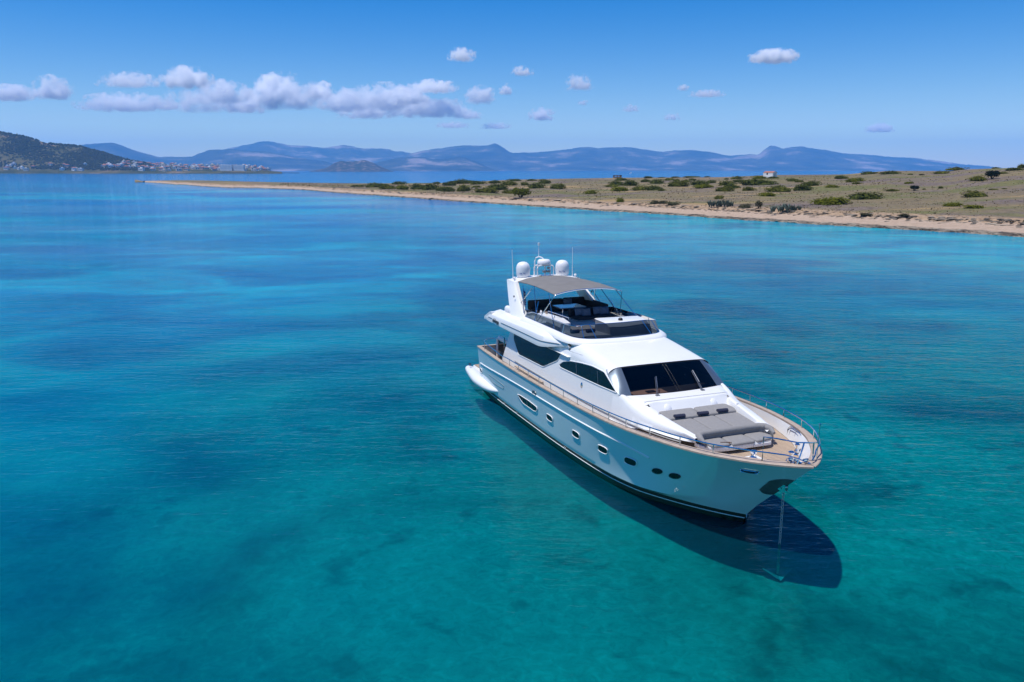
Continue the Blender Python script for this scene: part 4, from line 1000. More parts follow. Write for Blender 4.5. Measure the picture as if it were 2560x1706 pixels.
# windscreen, pillars, interior
def wst(y): return -5.24 + .13*(1 - (y/1.8)**2)
def glass_pt(j, t, off=0):
    y = -1 + 2*j; yb, yt = y*1.93, y*1.80
    b = Vector((wsx(yb), yb, 2.905 + .025*(1 - y*y))); c = Vector((wst(yt), yt, 3.645 + .045*(1 - y*y)))
    p = b + (c - b)*t; p.x += .03*math.sin(math.pi*t) + off; p.z += off*.7; return p
wg = MB(); wg.grid([[glass_pt(.045 + .91*i/40, t/8) for t in range(9)] for i in range(41)]); wg.build('windscreen', M['screen'], yacht, smooth=60)
for s in (-1, 1):
    p = MB(); rows = []
    for t in range(9):
        q = t/8; a = glass_pt(.955 if s > 0 else .045, q, .004); b = glass_pt(1 if s > 0 else 0, q, .0)
        x2 = -4.40 + (-5.50 + 4.40)*q; z2 = 2.93 + .63*q; c_ = (x2, s*(fy_front(x2, z2) + .016), z2)
        rows.append([tuple(a), tuple(a.lerp(b, .6) + Vector((.0, s*.02, 0))), tuple(b.lerp(Vector(c_), .4) + Vector((.02, s*.05*(1-q), .0))), c_])
    p.grid(rows); p.build('windscreen_pillar', M['silver'], yacht, smooth=80)
    wp = MB(); y0 = s*.92; bx = wsx(y0) + .16
    tip = glass_pt(.5 + .5*(y0 - .38 if s < 0 else y0 + .06)/1.87*1.0, .62, .05) if s > 0 else glass_pt(.5 + .5*(-.62)/1.87, .55, .05)
    for d in (-.025, .025): wp.tube([(bx, y0 + d, 2.90), tip + Vector((0, d, 0))], .011, 6)
    wp.box((bx - .05, y0 - .07, 2.86), (bx + .06, y0 + .07, 2.93)); t2 = glass_pt(.5 + .5*tip.y/1.87 + .09, .42, .03); t3 = glass_pt(.5 + .5*tip.y/1.87 - .06, .72, .03)
    wp.tube([tip + Vector((0, .02, .02)), Vector((bx, y0, 2.94)).lerp(tip, .35) + Vector((0, .02, .03))], .016, 5); wp.build('wiper', M['fitting'], yacht)
mu = MB()
for y in (-.02, .10): mu.tube([glass_pt(.5 + .5*y/1.87, t/5, .004) for t in range(6)], .009, 5)
mu.tube([glass_pt(.045 + .91*i/30, 1.0, .0) - Vector((0, 0, .012)) for i in range(31)], .022, 5); mu.tube([glass_pt(.045 + .91*i/30, 0.0, .0) for i in range(31)], .014, 5)
mu.build('windscreen_frame', M['black'], yacht)
it = MB(); it.box((-8.2, -1.85, 2.2), (-8.1, 1.85, 3.7)); it.box((-8.1, -1.95, 2.2), (-5.6, 1.95, 2.24)); it.build('cabin_lining', M['dark'], yacht)
db = MB(); db.grid([[(wsx(y) - .04, y, 2.87), (-4.75, y, 2.86), (-5.1, y, 2.80), (-5.2, y, 2.25)] for y in [-1.80 + 3.6*i/20 for i in range(21)]]); db.build('dashboard', M['dark'], yacht)
db = MB(); db.grid([[(wsx(y) - .10, y, 2.885), (-4.62 - .1*math.sin((y + 1.6)*2.3), y, 2.90)] for y in [-1.62 + 1.30*i/10 for i in range(11)]]); db.build('dash_panel', M['brown'], yacht)
MB().box((-4.52, -1.05, 2.915), (-4.32, -.72, 2.93)).build('dash_vent', M['dark'], yacht)
ch = MB(); ch.box((-4.75, .66, 2.93), (-4.45, .92, 2.945)); ch.build('chart', M['dome'], yacht).rotation_euler = (0, R(-6), 0)

# ---- flybridge overhang
def wing_sec(x):
    r = smoothstep(-17.05, -16.2, x); f = smoothstep(-10.6, -8.40, x)
    yo = 2.60 - .43*f - .05*(1 - r); zl = 3.46 + .30*f**1.2; zs = 3.60 + (.33)*r + .10*smoothstep(-16, -11, x) - .12*f
    yi = 2.02 - .02*f
    zs = max(zs, zl + .04); sh = yo - .24*(1 - f*.6)
    return [(yi, zl - .02), (yo - .35*(1-f), zl - .015), (yo, zl), (yo + .01, zl + (zs - zl)*.45), (yo - .05, zl + (zs-zl)*.78), (sh, zs), (sh - .12, zs + .03), (yi, zs + .075)]
wgm = MB()
for s in (-1, 1): wgm.grid([[(x, s*y, z) for y, z in wing_sec(x)] for x in [-17.05 + 8.70*i/80 for i in range(81)]])
for s in (-1, 1): wgm.add([(-17.05, s*y, z) for y, z in wing_sec(-17.05)], [tuple(range(8))])
cl = [(x, y, z) for y, z in wing_sec(-8.35) for x in (-8.35,)]
for s in (-1, 1): wgm.add([(x, s*y, z) for x, y, z in cl], [tuple(range(8))])
# transverse aft lip and soffit
aft = [(-16.98, 3.45), (-17.05, 3.46), (-17.04, 3.58), (-16.35, 3.90), (-16.2, 3.94), (-16.05, 3.93), (-16.05, 3.80)]
wgm.grid([[(x, y, z) for x, z in aft] for y in (-2.56, -1.2, 0, 1.2, 2.56)])
for s in (-1, 1): wgm.add([(x, s*2.56, z) for x, z in aft], [tuple(range(len(aft)))])
wgm.grid([[(-17.0, y, 3.44), (-8.2, y, 3.44)] for y in (-2.3, 2.3)])
wgm.build('flybridge', M['gel'], yacht, smooth=35)
tl = MB()
for s in (-1, 1):
    def tp(x): q = wing_sec(x); return (x, s*(q[3][0] + .004), q[3][1] - .01)
    tl.tube([tp(-16.35 + .55*i/5) for i in range(6)], .010, 4); tl.tube([tp(-14.65 + 5.6*i/40) for i in range(41)], .010, 4)
tl.build('trim_line', M['black'], yacht)
fd = MB(); fd.add([(-16.2, -2.2, 3.86), (-13.0, -2.2, 3.86), (-13.0, 2.2, 3.86), (-16.2, 2.2, 3.86)], [(0, 1, 2, 3)]); fd.add([(-13.0, -2.0, 3.86), (-8.2, -1.9, 3.86), (-8.2, 1.9, 3.86), (-13, 2.0, 3.86)], [(0, 1, 2, 3)]); fd.build('flybridge_deck', M['teak'], yacht)
for s in (-1, 1):
    b = MB(); b.box((-8.46, s*2.12 - .05, 3.82), (-8.32, s*2.12 + .05, 3.94)); b.box((-8.42, s*2.14 - .02, 3.68), (-8.36, s*2.14 + .02, 3.82)); b.build('side_light', M['black'], yacht)

# ---- coaming with wrap-round smoked screen
OUT = [(-13.2, 2.02), (-12, 2.03), (-10.8, 2.03), (-9.8, 2.02), (-9.1, 2.0), (-8.6, 1.94), (-8.25, 1.80), (-8.02, 1.55), (-7.90, 1.2), (-7.82, .7), (-7.78, .25)]
def spl(P, n):
    f0 = pch(range(len(P)), [p[0] for p in P]); f1 = pch(range(len(P)), [p[1] for p in P]); return [(f0(i/n*(len(P)-1)), f1(i/n*(len(P)-1))) for i in range(n + 1)]
oc = spl(OUT, 44); OUTL = [(x, -y) for x, y in oc] + [(x, y) for x, y in reversed(oc)]
def nrm2(i):
    a = Vector(OUTL[max(0, i-1)]); b = Vector(OUTL[min(len(OUTL)-1, i+1)]); t = (b-a).normalized(); return Vector((t.y, -t.x))
co = MB(); rows = []
for i, (x, y) in enumerate(OUTL):
    n = nrm2(i); fz = smoothstep(-10.5, -8.2, x); zb = 4.17 - .03*fz; lo = 3.88 - .0*fz
    B_ = lambda o, z: (x + n.x*o, y + n.y*o, z)
    rows.append([B_(.10 + .03*fz, lo - .06), B_(.20 + .04*fz, lo - .01), B_(.26 + .04*fz, lo + .06), B_(.25 + .03*fz, lo + .14), B_(.16, zb - .04), B_(.05, zb - .005), B_(0, zb), B_(-.06, zb - .01), B_(-.06, 3.86)])
co.grid(rows); co.build('coaming', M['gel'], yacht, smooth=50)
def gtop(i):
    x, y = OUTL[i]; n = nrm2(i); k = smoothstep(-13.2, -12.4, x); f = smoothstep(-9.5, -7.8, x)
    h = .16 + .16*k + .06*smoothstep(-12, -9, x) + .06*f; lean = .10 + .03*k + .62*f*abs(n.x)**1.0
    return Vector((x - n.x*lean, y - n.y*(.09 + .05*f), 4.165 - .03*smoothstep(-10.5, -8.2, x) + h))
gl_ = MB(); NL = len(OUTL); gb = lambda i: Vector((OUTL[i][0], OUTL[i][1], 4.165 - .03*smoothstep(-10.5, -8.2, OUTL[i][0])))
gl_.grid([[gb(i).lerp(gtop(i), t/4) for t in range(5)] for i in range(NL)]); gl_.build('wind_deflector', M['acrylic'], yacht, smooth=70, recalc=False)
gf = MB(); gf.tube([gtop(i) for i in range(NL)], .013, 6); gf.tube([gb(i) + Vector((0, 0, .006)) for i in range(NL)], .012, 6)
for i in (16, 29, 35, NL - 17, NL - 30, NL - 36): gf.tube([gb(i), gtop(i)], .014, 6)
gf.build('deflector_frame', M['chrome'], yacht)
si = MB(); si.grid([[gb(i) - Vector((nrm2(i).x*.06, nrm2(i).y*.06, .02)), Vector((gb(i).x, gb(i).y*.96, 3.87))] for i in range(NL)]); si.build('coaming_lining', M['greyline'], yacht)

# ---- flybridge furniture
def ubox(b, lo, hi): b.box(lo, hi)
b = MB(); b.box((-15.0, -1.1, 3.87), (-14.1, 1.9, 4.12)); b.box((-14.1, 1.15, 3.87), (-12.7, 1.9, 4.12)); b.build('sofa_base', M['greyline'], yacht, bevel=.02)
for nm, lo, hi in (('sofa_cushion', (-14.75, -1.05, 4.12), (-14.05, .35, 4.26)), ('sofa_cushion', (-14.75, .37, 4.12), (-14.05, 1.75, 4.26)), ('sofa_cushion', (-14.03, 1.12, 4.12), (-12.75, 1.75, 4.26)),
                   ('sofa_back', (-15.02, -1.15, 4.14), (-14.78, .62, 4.58)), ('sofa_back', (-15.02, .66, 4.14), (-14.78, 1.78, 4.60)), ('sofa_back', (-14.9, 1.72, 4.14), (-12.75, 1.92, 4.56))):
    MB().box(lo, hi).build(nm, M['dgrey'], yacht, bevel=.06)
tbm = MB(); tbm.box((-14.02, -.32, 4.40), (-13.08, .95, 4.45)); tb_ = tbm.build('table', M['table'], yacht, bevel=.015)
MB().tube([(-13.55, .0, 3.87), (-13.55, .0, 4.40)], .05, 10).build('leg', M['chrome'], tb_); MB().tube([(-13.55, .65, 3.87), (-13.55, .65, 4.40)], .05, 10).build('leg', M['chrome'], tb_)
b = MB(); b.box((-12.6, -.15, 3.87), (-11.8, 1.75, 4.10)); b.build('bench_base', M['greyline'], yacht, bevel=.02)
for lo, hi in (((-12.5, -.12, 4.10), (-11.75, .78, 4.22)), ((-12.5, .80, 4.10), (-11.75, 1.72, 4.22))): MB().box(lo, hi).build('bench_cushion', M['dgrey'], yacht, bevel=.05)
for lo, hi in (((-12.72, -.16, 4.12), (-12.5, .78, 4.47)), ((-12.72, .80, 4.12), (-12.5, 1.74, 4.47))): MB().box(lo, hi).build('bench_back', M['dgrey'], yacht, bevel=.05)
b = MB(); b.grid([[(-12.45, -1.86, 4.28), (-12.45, -1.84, 4.42), (-12.42, -1.36, 4.43), (-12.42, -1.34, 3.9)], [(-10.9, -1.86, 4.28), (-10.9, -1.84, 4.44), (-10.9, -1.22, 4.44), (-10.9, -1.20, 3.9)], [(-9.95, -1.82, 4.25), (-9.9, -1.80, 4.42), (-9.85, -1.40, 4.42), (-9.9, -1.38, 3.9)]])
b.add([(-9.95, -1.82, 4.25), (-9.9, -1.80, 4.42), (-9.85, -1.40, 4.42), (-9.9, -1.38, 3.9), (-9.95, -1.8, 3.9)], [(0, 1, 2, 3, 4)]); b.build('wet_bar', M['gel'], yacht, smooth=30)
b = MB(); b.tube([(-12.3, -1.30, 4.44), (-12.3, -1.30, 4.52), (-10.5, -1.17, 4.52), (-10.5, -1.17, 4.44)], .018, 6); b.build('grab_rail', M['chrome'], yacht)
# forward sunpad on the fly, helm console under its cover
cushion('fly_sunpad', [(-9.75, -1.75), (-9.75, -.2), (-8.35, -.2), (-8.15, -1.3), (-8.6, -1.75)], 3.88, 4.10, M['grey'])
cushion('fly_sunpad_head', [(-10.5, -1.3), (-10.5, -.2), (-9.78, -.2), (-9.78, -1.3)], 3.88, 4.16, M['cap'])
hc = MB(); A = [(-9.6, -.40, 4.56), (-9.45, 1.55, 4.56), (-8.78, 1.50, 4.52), (-8.72, -.38, 4.52)]; Bl = [(-9.6, -.45, 3.9), (-9.5, 1.62, 3.9), (-8.45, 1.6, 4.02), (-8.35, -.2, 4.02)]
rows = []
for t in range(7):
    q = t/6; rows.append([tuple(Vector(A[k]).lerp(Vector(Bl[k]), q) + (Vector((.08, 0, .05))*math.sin(q*3.14) if k > 1 else Vector((0, 0, 0)))) for k in range(4)])
hc.grid(rows, close_v=True); hcv = hc.build('helm_cover', M['cover'], yacht, smooth=60)
ht = MB(); ht.add([(-9.62, -.36, 4.60), (-9.46, 1.48, 4.60), (-8.86, 1.42, 4.56), (-8.80, -.30, 4.56)], [(0, 1, 2, 3)]); ht.add([(-9.66, -.42, 4.57), (-9.50, 1.56, 4.57), (-8.78, 1.5, 4.535), (-8.72, -.38, 4.535), (-9.62, -.36, 4.60), (-9.46, 1.48, 4.60), (-8.86, 1.42, 4.56), (-8.80, -.30, 4.56)], [(0, 1, 5, 4), (1, 2, 6, 5), (2, 3, 7, 6), (3, 0, 4, 7)]); ht.build('helm_console', M['gel'], yacht)
MB().lathe([(0, .09), (.05, .085), (.09, .05), (.10, 0)], (-9.0, .42, 4.58), 16).build('compass', M['black'], yacht)
# life raft canister cradle
b = MB(); b.box((-15.75, -2.05, 3.93), (-14.9, -1.55, 3.99)); b.build('raft_cradle', M['fitting'], yacht)

# ---- radar arch
ar = MB()
for s in (-1, 1):
    F0 = [(-14.5, 2.16), (-12.85, 2.14), (-12.72, 2.06), (-12.85, 1.90), (-14.5, 1.86), (-14.6, 2.0)]; T0 = [(-16.18, 1.72), (-15.38, 1.72), (-15.26, 1.66), (-15.30, 1.48), (-16.18, 1.46), (-16.26, 1.6)]
    rows = []
    for t in range(13):
        q = t/12; z = 3.90 + 1.50*q; bow = -.10*math.sin(math.pi*q)
        rows.append([(a[0] + (c[0]-a[0])*(q**.92) + bow*.5*(1 if i in (1, 2, 3) else .3), s*(a[1] + (c[1]-a[1])*q), z + (.04 if q == 1 else 0)) for i, (a, c) in enumerate(zip(F0, T0))])
    ar.grid(rows, close_v=True)
rows = []
for j in range(25):
    y = -1.70 + 3.4*j/24; e = 1 - (abs(y)/1.70)**6; z = 5.40 + .13*e + .05*(1 - (y/1.7)**2); hw = .40 + .04*e
    rows.append([(-15.76 - hw, y, z - .08), (-15.76 - hw*.95, y, z - .01), (-15.76 - hw*.7, y, z), (-15.76 + hw*.8, y, z + .005), (-15.76 + hw*1.1, y, z - .03), (-15.76 + hw*1.15, y, z - .10), (-15.76, y, z - .16)])
ar.grid(rows, close_v=True); ar.build('radar_arch', M['gel'], yacht, smooth=45)
for s in (-1, 1):
    b = MB(); b.tube([(-14.6, s*1.97, 4.86), (-14.6, s*2.0, 4.86)], .05, 8); b.build('arch_vent', M['black'], yacht)
    d = MB(); d.lathe([(.0, .72), (.08, .715), (.17, .69), (.25, .63), (.305, .54), (.33, .42), (.335, .28), (.325, .12), (.30, .03), (.26, -.02), (0, -.03)], (-15.86, s*1.02, 5.56), 32); dm = d.build('satellite_dome', M['dome'], yacht, smooth=60)
    cu = bpy.data.curves.new('lettering', 'FONT'); cu.body = 'Sea Tel'; cu.size = .10; cu.extrude = .002; cu.align_x = 'CENTER'
    t_ = bpy.data.objects.new('lettering', cu); col.objects.link(t_); deps = bpy.context.evaluated_depsgraph_get(); me = bpy.data.meshes.new_from_object(t_.evaluated_get(deps)); bpy.data.objects.remove(t_)
    for v in me.vertices:
        a = R(-27) + v.co.x/.338; v.co = (-15.86 + (.338 + v.co.z)*math.cos(a), s*1.02 + (.338 + v.co.z)*math.sin(a), 5.56 + .16 + v.co.y)
    me.materials.clear(); me.materials.append(M['bluelogo']); lo_ = bpy.data.objects.new('lettering', me); col.objects.link(lo_); lo_.parent = dm
    MB().tube([(-15.82, s*1.55, 5.50), (-15.82, s*1.55, 5.66), (-15.88, s*1.57, 6.86)], [.028, .02, .011], 8).build('whip_antenna', M['dome'], yacht)
    MB().lathe([(0, .13), (.05, .12), (.07, .07), (.04, .02), (.03, -.05)], (-15.55, s*1.58, 5.50), 12).build('gps_antenna', M['dome'], yacht)
mast = MB()
for sy in (-1, 1):
    for sx in (-.18, .22): mast.tube([(-15.75 + sx, sy*.42, 5.52), (-15.75 + sx, sy*.42, 5.98), (-15.75 + sx*.9, sy*.38, 6.06), (-15.75 + sx*.7, sy*.26, 6.08), (-15.75 + sx*.6, 0, 6.08)], .032, 8)
mast.tube([(-16.15, -.30, 5.52), (-16.15, -.30, 6.25), (-16.12, -.25, 6.40), (-16.05, -.12, 6.46), (-15.98, .0, 6.42), (-15.95, .08, 6.33)], .032, 8)
mast.tube([(-16.06, -.13, 6.45), (-16.06, -.13, 7.02)], .018, 8); mast.tube([(-15.72, .05, 5.5), (-15.72, .05, 6.08)], .03, 8); mast.build('radar_mast', M['dome'], yacht)
MB().lathe([(0, .27), (.24, .26), (.29, .22), (.32, .10), (.31, .03), (.27, 0), (0, 0)], (-15.80, .03, 6.09), 28).build('radar', M['dome'], yacht, smooth=50)
MB().lathe([(0, .12), (.05, .12), (.055, .08), (.035, .07), (.05, .06), (.05, 0), (0, 0)], (-16.06, -.13, 7.0), 12).build('mast_light', M['dome'], yacht)
b = MB(); b.box((-15.62, -.14, 5.76), (-15.45, .02, 5.86)); b.box((-15.62, .06, 5.76), (-15.45, .22, 5.86)); b.box((-15.6, .1, 5.92), (-15.48, .2, 6.02)); b.build('searchlight', M['fitting'], yacht, bevel=.02)
MB().tube([(-15.5, -.35, 5.62), (-15.25, -.35, 5.62)], [.02, .045], 8).build('horn', M['gold'], yacht)

# ---- bimini
def bim(x, y):
    t = (x + 15.5)/4.5; ed = 5.42 + .02*math.sin(math.pi*t); cr_ = .20 + .0*t
    return (x, y*(1.52 + .06*t), ed + cr_*(1 - abs(y)**2.4) + .06*math.sin(math.pi*t))
bm_ = MB(); XS = [-15.35 + 4.35*i/24 for i in range(25)]; YS = [-1 + 2*j/24 for j in range(25)]
bm_.grid([[bim(x + .10*(1 - y*y)*smoothstep(-12, -11, x) - .02, y) for y in YS] for x in XS]); bm_.grid([[(lambda p: (p[0], p[1], p[2] - .02))(bim(x + .10*(1 - y*y)*smoothstep(-12, -11, x) - .02, y)) for y in YS] for x in XS])
bm_.build('bimini_canvas', M['canvas'], yacht, smooth=60)
fr_ = MB()
fr_.tube([bim(-11.0 + .10*(1 - y*y), y) for y in YS], .022, 6)
for xx in (-13.3, -15.2): fr_.tube([(lambda p: (p[0], p[1], p[2] - .03))(bim(xx, y)) for y in YS], .018, 6)
for s in (-1, 1):
    c0 = bim(-11.0, s)
    for a, c in (((-11.85, 2.0, 4.20), c0), ((-11.9, 2.0, 4.2), bim(-13.3, s)), ((-12.0, 2.12, 3.98), (-12.4, 1.72, 4.95)), ((-10.1, 2.02, 4.20), (-11.6, 1.60, 5.40)), ((-13.4, 2.0, 4.3), (-14.4, 1.62, 5.40)), ((-14.2, 1.9, 4.5), (-13.4, 1.58, 5.40))):
        fr_.tube([(a[0], s*a[1], a[2]), (c[0], s*abs(c[1]), c[2])], .016, 6)
fr_.build('bimini_frame', M['chrome'], yacht)

# ---- lettering on the overhang
cu = bpy.data.curves.new('lettering', 'FONT'); cu.body = 'alalunga'; cu.size = .30; cu.extrude = .004; cu.shear = .35; cu.offset = .008
t_ = bpy.data.objects.new('lettering', cu); col.objects.link(t_); deps = bpy.context.evaluated_depsgraph_get(); me0 = bpy.data.meshes.new_from_object(t_.evaluated_get(deps)); bpy.data.objects.remove(t_)
for s in (-1, 1):
    me = me0.copy(); xw = max(v.co.x for v in me.vertices)
    for v in me.vertices:
        x, y, z = v.co; X = (-15.75 + x*.86) if s < 0 else (-14.6 - x*.86); q = wing_sec(X); zz = 3.55 + y*.85
        v.co = (X, s*(q[3][0] + .012 + z - max(0, zz - 3.66)*.18), zz)
    me.materials.clear(); me.materials.append(M['logo']); o = bpy.data.objects.new('lettering', me); col.objects.link(o); o.parent = yacht
# ---- cockpit
b = MB(); b.box((-16.9, -2.02, 1.5), (-16.72, -1.86, 2.50)); b.box((-16.72, -2.0, 2.42), (-15.2, -1.88, 2.62)); b.build('cockpit_screen', M['gel'], yacht, bevel=.03)
MB().box((-16.7, -1.97, 1.9), (-15.6, -1.91, 2.42)).build('cockpit_window', M['blind'], yacht)
b = MB(); b.box((-16.8, -1.5, 1.5), (-16.2, 1.5, 1.9)); b.build('cockpit_seat', M['gel'], yacht, bevel=.05)
MB().tube([(-15.65, -2.05, 1.6), (-15.65, -2.05, 2.75)], .03, 8).build('cockpit_post', M['chrome'], yacht)

# ---- rails: one tube, each post its own
def rail_pt(x, s, h, inset=.07): return Vector((x, s*max(0, sheer_y(x) - inset), sheer_z(x) + .04 + h))
RX = [-12.62, -11.56, -10.5, -9.4, -8.28, -7.15, -5.99, -4.83, -3.75, -2.75, -1.62, -.42, .62]
for s in (-1, 1):
    b = MB(); b.tube([rail_pt(-12.9 + 14.75*i/70, s, .29) for i in range(71)] , .021, 8)
    b.tube([rail_pt(-12.9, s, .29), rail_pt(-13.6, s, .25), rail_pt(-15.6, s, .34), rail_pt(-16.3, s, .40), Vector((-16.75, s*2.62, 2.47)), Vector((-16.9, s*2.3, 2.47)), Vector((-16.9, s*1.9, 2.47))], .019, 8)
    # bow: down to the stem head and across
    b.tube([rail_pt(1.85, s, .29), Vector((2.15, s*.52, 2.76)), Vector((2.36, s*.30, 2.70)), Vector((2.46, s*.12, 2.62))], .021, 8)
    b.build('handrail', M['chrome'], yacht)
    for x in RX + [-15.77, -13.5]:
        MB().tube([rail_pt(x, s, 0), rail_pt(x, s, .30 if x > -13 else .26)], .017, 8).build('rail_post', M['chrome'], yacht)
    MB().tube([rail_pt(-16.2, s, 0), rail_pt(-16.2, s, .42)], .02, 8).build('rail_post', M['chrome'], yacht)
gp = MB()
gp.tube([rail_pt(1.72, -1, -.02, .14), rail_pt(1.72, -1, .72, .14), Vector((1.95, -.70, 3.20)), Vector((2.2, -.2, 3.10)), Vector((2.28, .35, 3.05)), Vector((2.2, .55, 3.02))], .022, 8)
gp.tube([Vector((2.28, .30, 2.50)), Vector((2.28, .30, 3.07))], .022, 8)
gp.tube([Vector((2.33, -.28, 2.52)), Vector((2.30, -.10, 2.95)), Vector((2.24, .0, 3.10))], .022, 8)
gp.build('pulpit', M['chrome'], yacht)
MB().tube([(2.27, .45, 2.50), (2.30, .45, 3.56)], .012, 6).lathe([(0, .06), (.03, .04), (.03, 0), (0, -.01)], (2.30, .45, 3.56), 10).build('jack_staff', M['chrome'], yacht)
# windlass, capstan, cleats
def capstan(x, y, z, k=1.0, base=True):
    b = MB()
    if base: b.lathe([(0, .03), (.18*k, .03), (.20*k, 0)], (x, y, z), 18)
    b.lathe([(.06*k, .02), (.11*k, .04), (.12*k, .09), (.075*k, .14), (.07*k, .22), (.11*k, .27), (.12*k, .30), (.06*k, .33), (0, .33)], (x, y, z), 20); return b.build('windlass', M['chrome'], yacht)
capstan(.42, -.22, 1.955); MB().box((.10, -.62, 1.952), (.78, .12, 1.985)).build('windlass_pad', M['gel'], yacht, bevel=.015)
capstan(.90, .78, 1.955, .8)
capstan(.42, 1.42, 1.955, .7)
b = MB(); b.box((.45, -.34, 1.99), (.75, -.20, 2.07)); b.tube([(.5, -.45, 2.02), (.85, -.22, 2.02)], .035, 8); b.tube([(.2, -.5, 2.0), (.35, -.42, 2.04)], .02, 6); b.build('chain_stopper', M['chrome'], yacht)
fl_ = MB()
for dx, dy in ((0, -.18), (.12, .02), (-.10, -.34)):
    fl_.box((2.15 + dx, dy - .05, 2.50), (2.38 + dx, dy + .05, 2.56)); fl_.tube([(2.2 + dx, dy - .08, 2.60), (2.2 + dx, dy + .08, 2.60)], .045, 8)
fl_.build('bow_fairlead', M['chrome'], yacht)
# hinged boarding gate frame on the port bulwark
b = MB(); 
def gpt(t, h): x = -.95 + 1.0*t; k = smoothstep(-4, 1, x); return Vector((x, sheer_y(x) - .20 - .13*k*(1 - h/.5) - .03, 1.96 + h))
b.tube([gpt(0, .02), gpt(-.03, .25), gpt(.08, .38), gpt(.25, .40), gpt(.75, .40), gpt(.95, .36), gpt(1.02, .22), gpt(1.0, .02)], .016, 6, close=True)
b.tube([gpt(.12, .08), gpt(.14, .28), gpt(.5, .31), gpt(.86, .27), gpt(.9, .08)], .012, 6, close=True); b.tube([gpt(.5, .06), gpt(.5, .40)], .012, 6)
b.build('bulwark_gate', M['chrome'], yacht)

# ------------------------------------------------------------------ things lying on, hanging from or standing on the yacht
def local(o, p, rz=0): o.matrix_world = YM @ Matrix.Translation(p) @ Matrix.Rotation(rz, 4, 'Z'); return o
def roll_mesh(L, r):
    b = MB(); rows = []
    for i in range(9):
        x = -L/2 + L*i/8; rows.append([(math.cos(k*math.pi/8)*r*(1 + .10*math.cos(2*k)), x, math.sin(k*math.pi/8)*r*.78*(1 + .04*math.sin(i*3.1 + k))) for k in range(16)])
    b.grid(rows, close_v=True)
    for e in (0, 8): b.add([(0, rows[e][0][1], 0)] + rows[e], [(0, 1 + k, 1 + (k+1) % 16) for k in range(16)])
    # the loose outer flap
    b.grid([[(r*1.0, x*.98, -.35*r), (r*1.12, x*.98, .1*r), (r*.86, x*.98, .62*r), (r*.5, x*.98, .84*r)] for x in (-L/2, 0, L/2)]); return b
towel = roll_mesh(.37, .085).build('rolled_towel', M['navy'], None, smooth=60)
TW = [(-2.60, -.87, 2.545, 'rolled navy towel at the head of the foredeck sunbed, nearest the side windows'),
      (-2.57, .03, 2.545, 'rolled navy towel in the middle of the three on the foredeck sunbed'),
      (-2.60, .83, 2.545, 'rolled navy towel on the far side of the foredeck sunbed, nearest the far rail'),
      (-9.35, -1.45, 4.185, 'rolled navy towel on the flybridge sunpad behind the smoked screen, left of two'),
      (-9.25, -.80, 4.185, 'rolled navy towel on the flybridge sunpad behind the smoked screen, right of two'),
      (-9.95, .02, 4.25, 'grey-blue rolled towel beside the white helm console, lower of two'),
      (-10.15, .02, 4.40, 'grey-blue rolled towel beside the white helm console, upper of two')]
for i, (x, y, z, lab) in enumerate(TW):
    o = towel if i == 0 else towel.copy()
    if i: col.objects.link(o)
    local(o, (x, y, z), R(-4) if i < 3 else R(3)); tag(o, lab, 'towel', 'rolled towels on the yacht')
def pillow_mesh(w, h, t):
    b = MB()
    for sg in (-1, 1):
        b.grid([[(sg*t*((1 - (2*i/8-1)**4)*(1 - (2*j/8-1)**4))**.6, -w/2 + w*i/8, -h/2 + h*j/8) for j in range(9)] for i in range(9)], flip=sg < 0)
    return b
pil = pillow_mesh(.44, .36, .09).build('throw_pillow', M['pillow'], None, smooth=70)
for i, (x, y, z, m, lab) in enumerate([(-12.28, .20, 4.38, 'pillow', 'blue-grey throw pillow on the shaded flybridge bench, leftmost of four'), (-12.18, .48, 4.36, 'pillow', 'patterned blue-grey throw pillow in front on the flybridge bench, second from left'),
        (-12.28, 1.10, 4.38, 'pillow', 'blue-grey throw pillow on the flybridge bench, third from left'), (-12.2, 1.40, 4.37, 'pillow', 'blue-grey throw pillow on the flybridge bench, nearest the far side'),
        (-14.62, .75, 4.42, 'pillow', 'small pale throw pillow against the back sofa behind the flybridge table')]):
    o = pil if i == 0 else pil.copy()
    if i: col.objects.link(o)
    o.matrix_world = YM @ Matrix.Translation((x, y, z)) @ Matrix.Rotation(R(-18), 4, 'Y'); tag(o, lab, 'pillow', 'throw pillows on the flybridge')
b = MB()
for k in range(2):
    y = -1.98 + .26*k; rows = []
    for i in range(11):
        x = -.36 + .72*i/10; r = .13*(1 - abs(2*i/10 - 1)**8*.5); rows.append([(x, (k - .5)*.27 + math.cos(a*math.pi/8)*r, .15 + math.sin(a*math.pi/8)*r*1.3) for a in range(16)])
    b.grid(rows, close_v=True)
    for x in (-.18, .02, .2): b.tube([(x, (k - .5)*.27 + math.cos(a*math.pi/8)*.134, .15 + math.sin(a*math.pi/8)*.172) for a in range(16)], .008, 4, close=True)
lr = b.build('life_raft', M['dome'], None, smooth=60); local(lr, (-15.25, -1.82, 3.99), R(4)); tag(lr, 'white ribbed life raft canister lying behind the arch on the flybridge', 'life raft')
b = MB(); b.tube([(-.16, 0, .012), (0, .02, .018), (.12, .0, .014), (.18, .05, .014)], .012, 6); b.tube([(.10, -.06, .014), (.14, .0, .02), (.10, .06, .014)], .012, 6); st_ = b.build('strap', M['rope'], None); local(st_, (-.42, -.62, 2.29), R(60)); tag(st_, 'short brown strap lying on the forward seat cushion', 'strap')
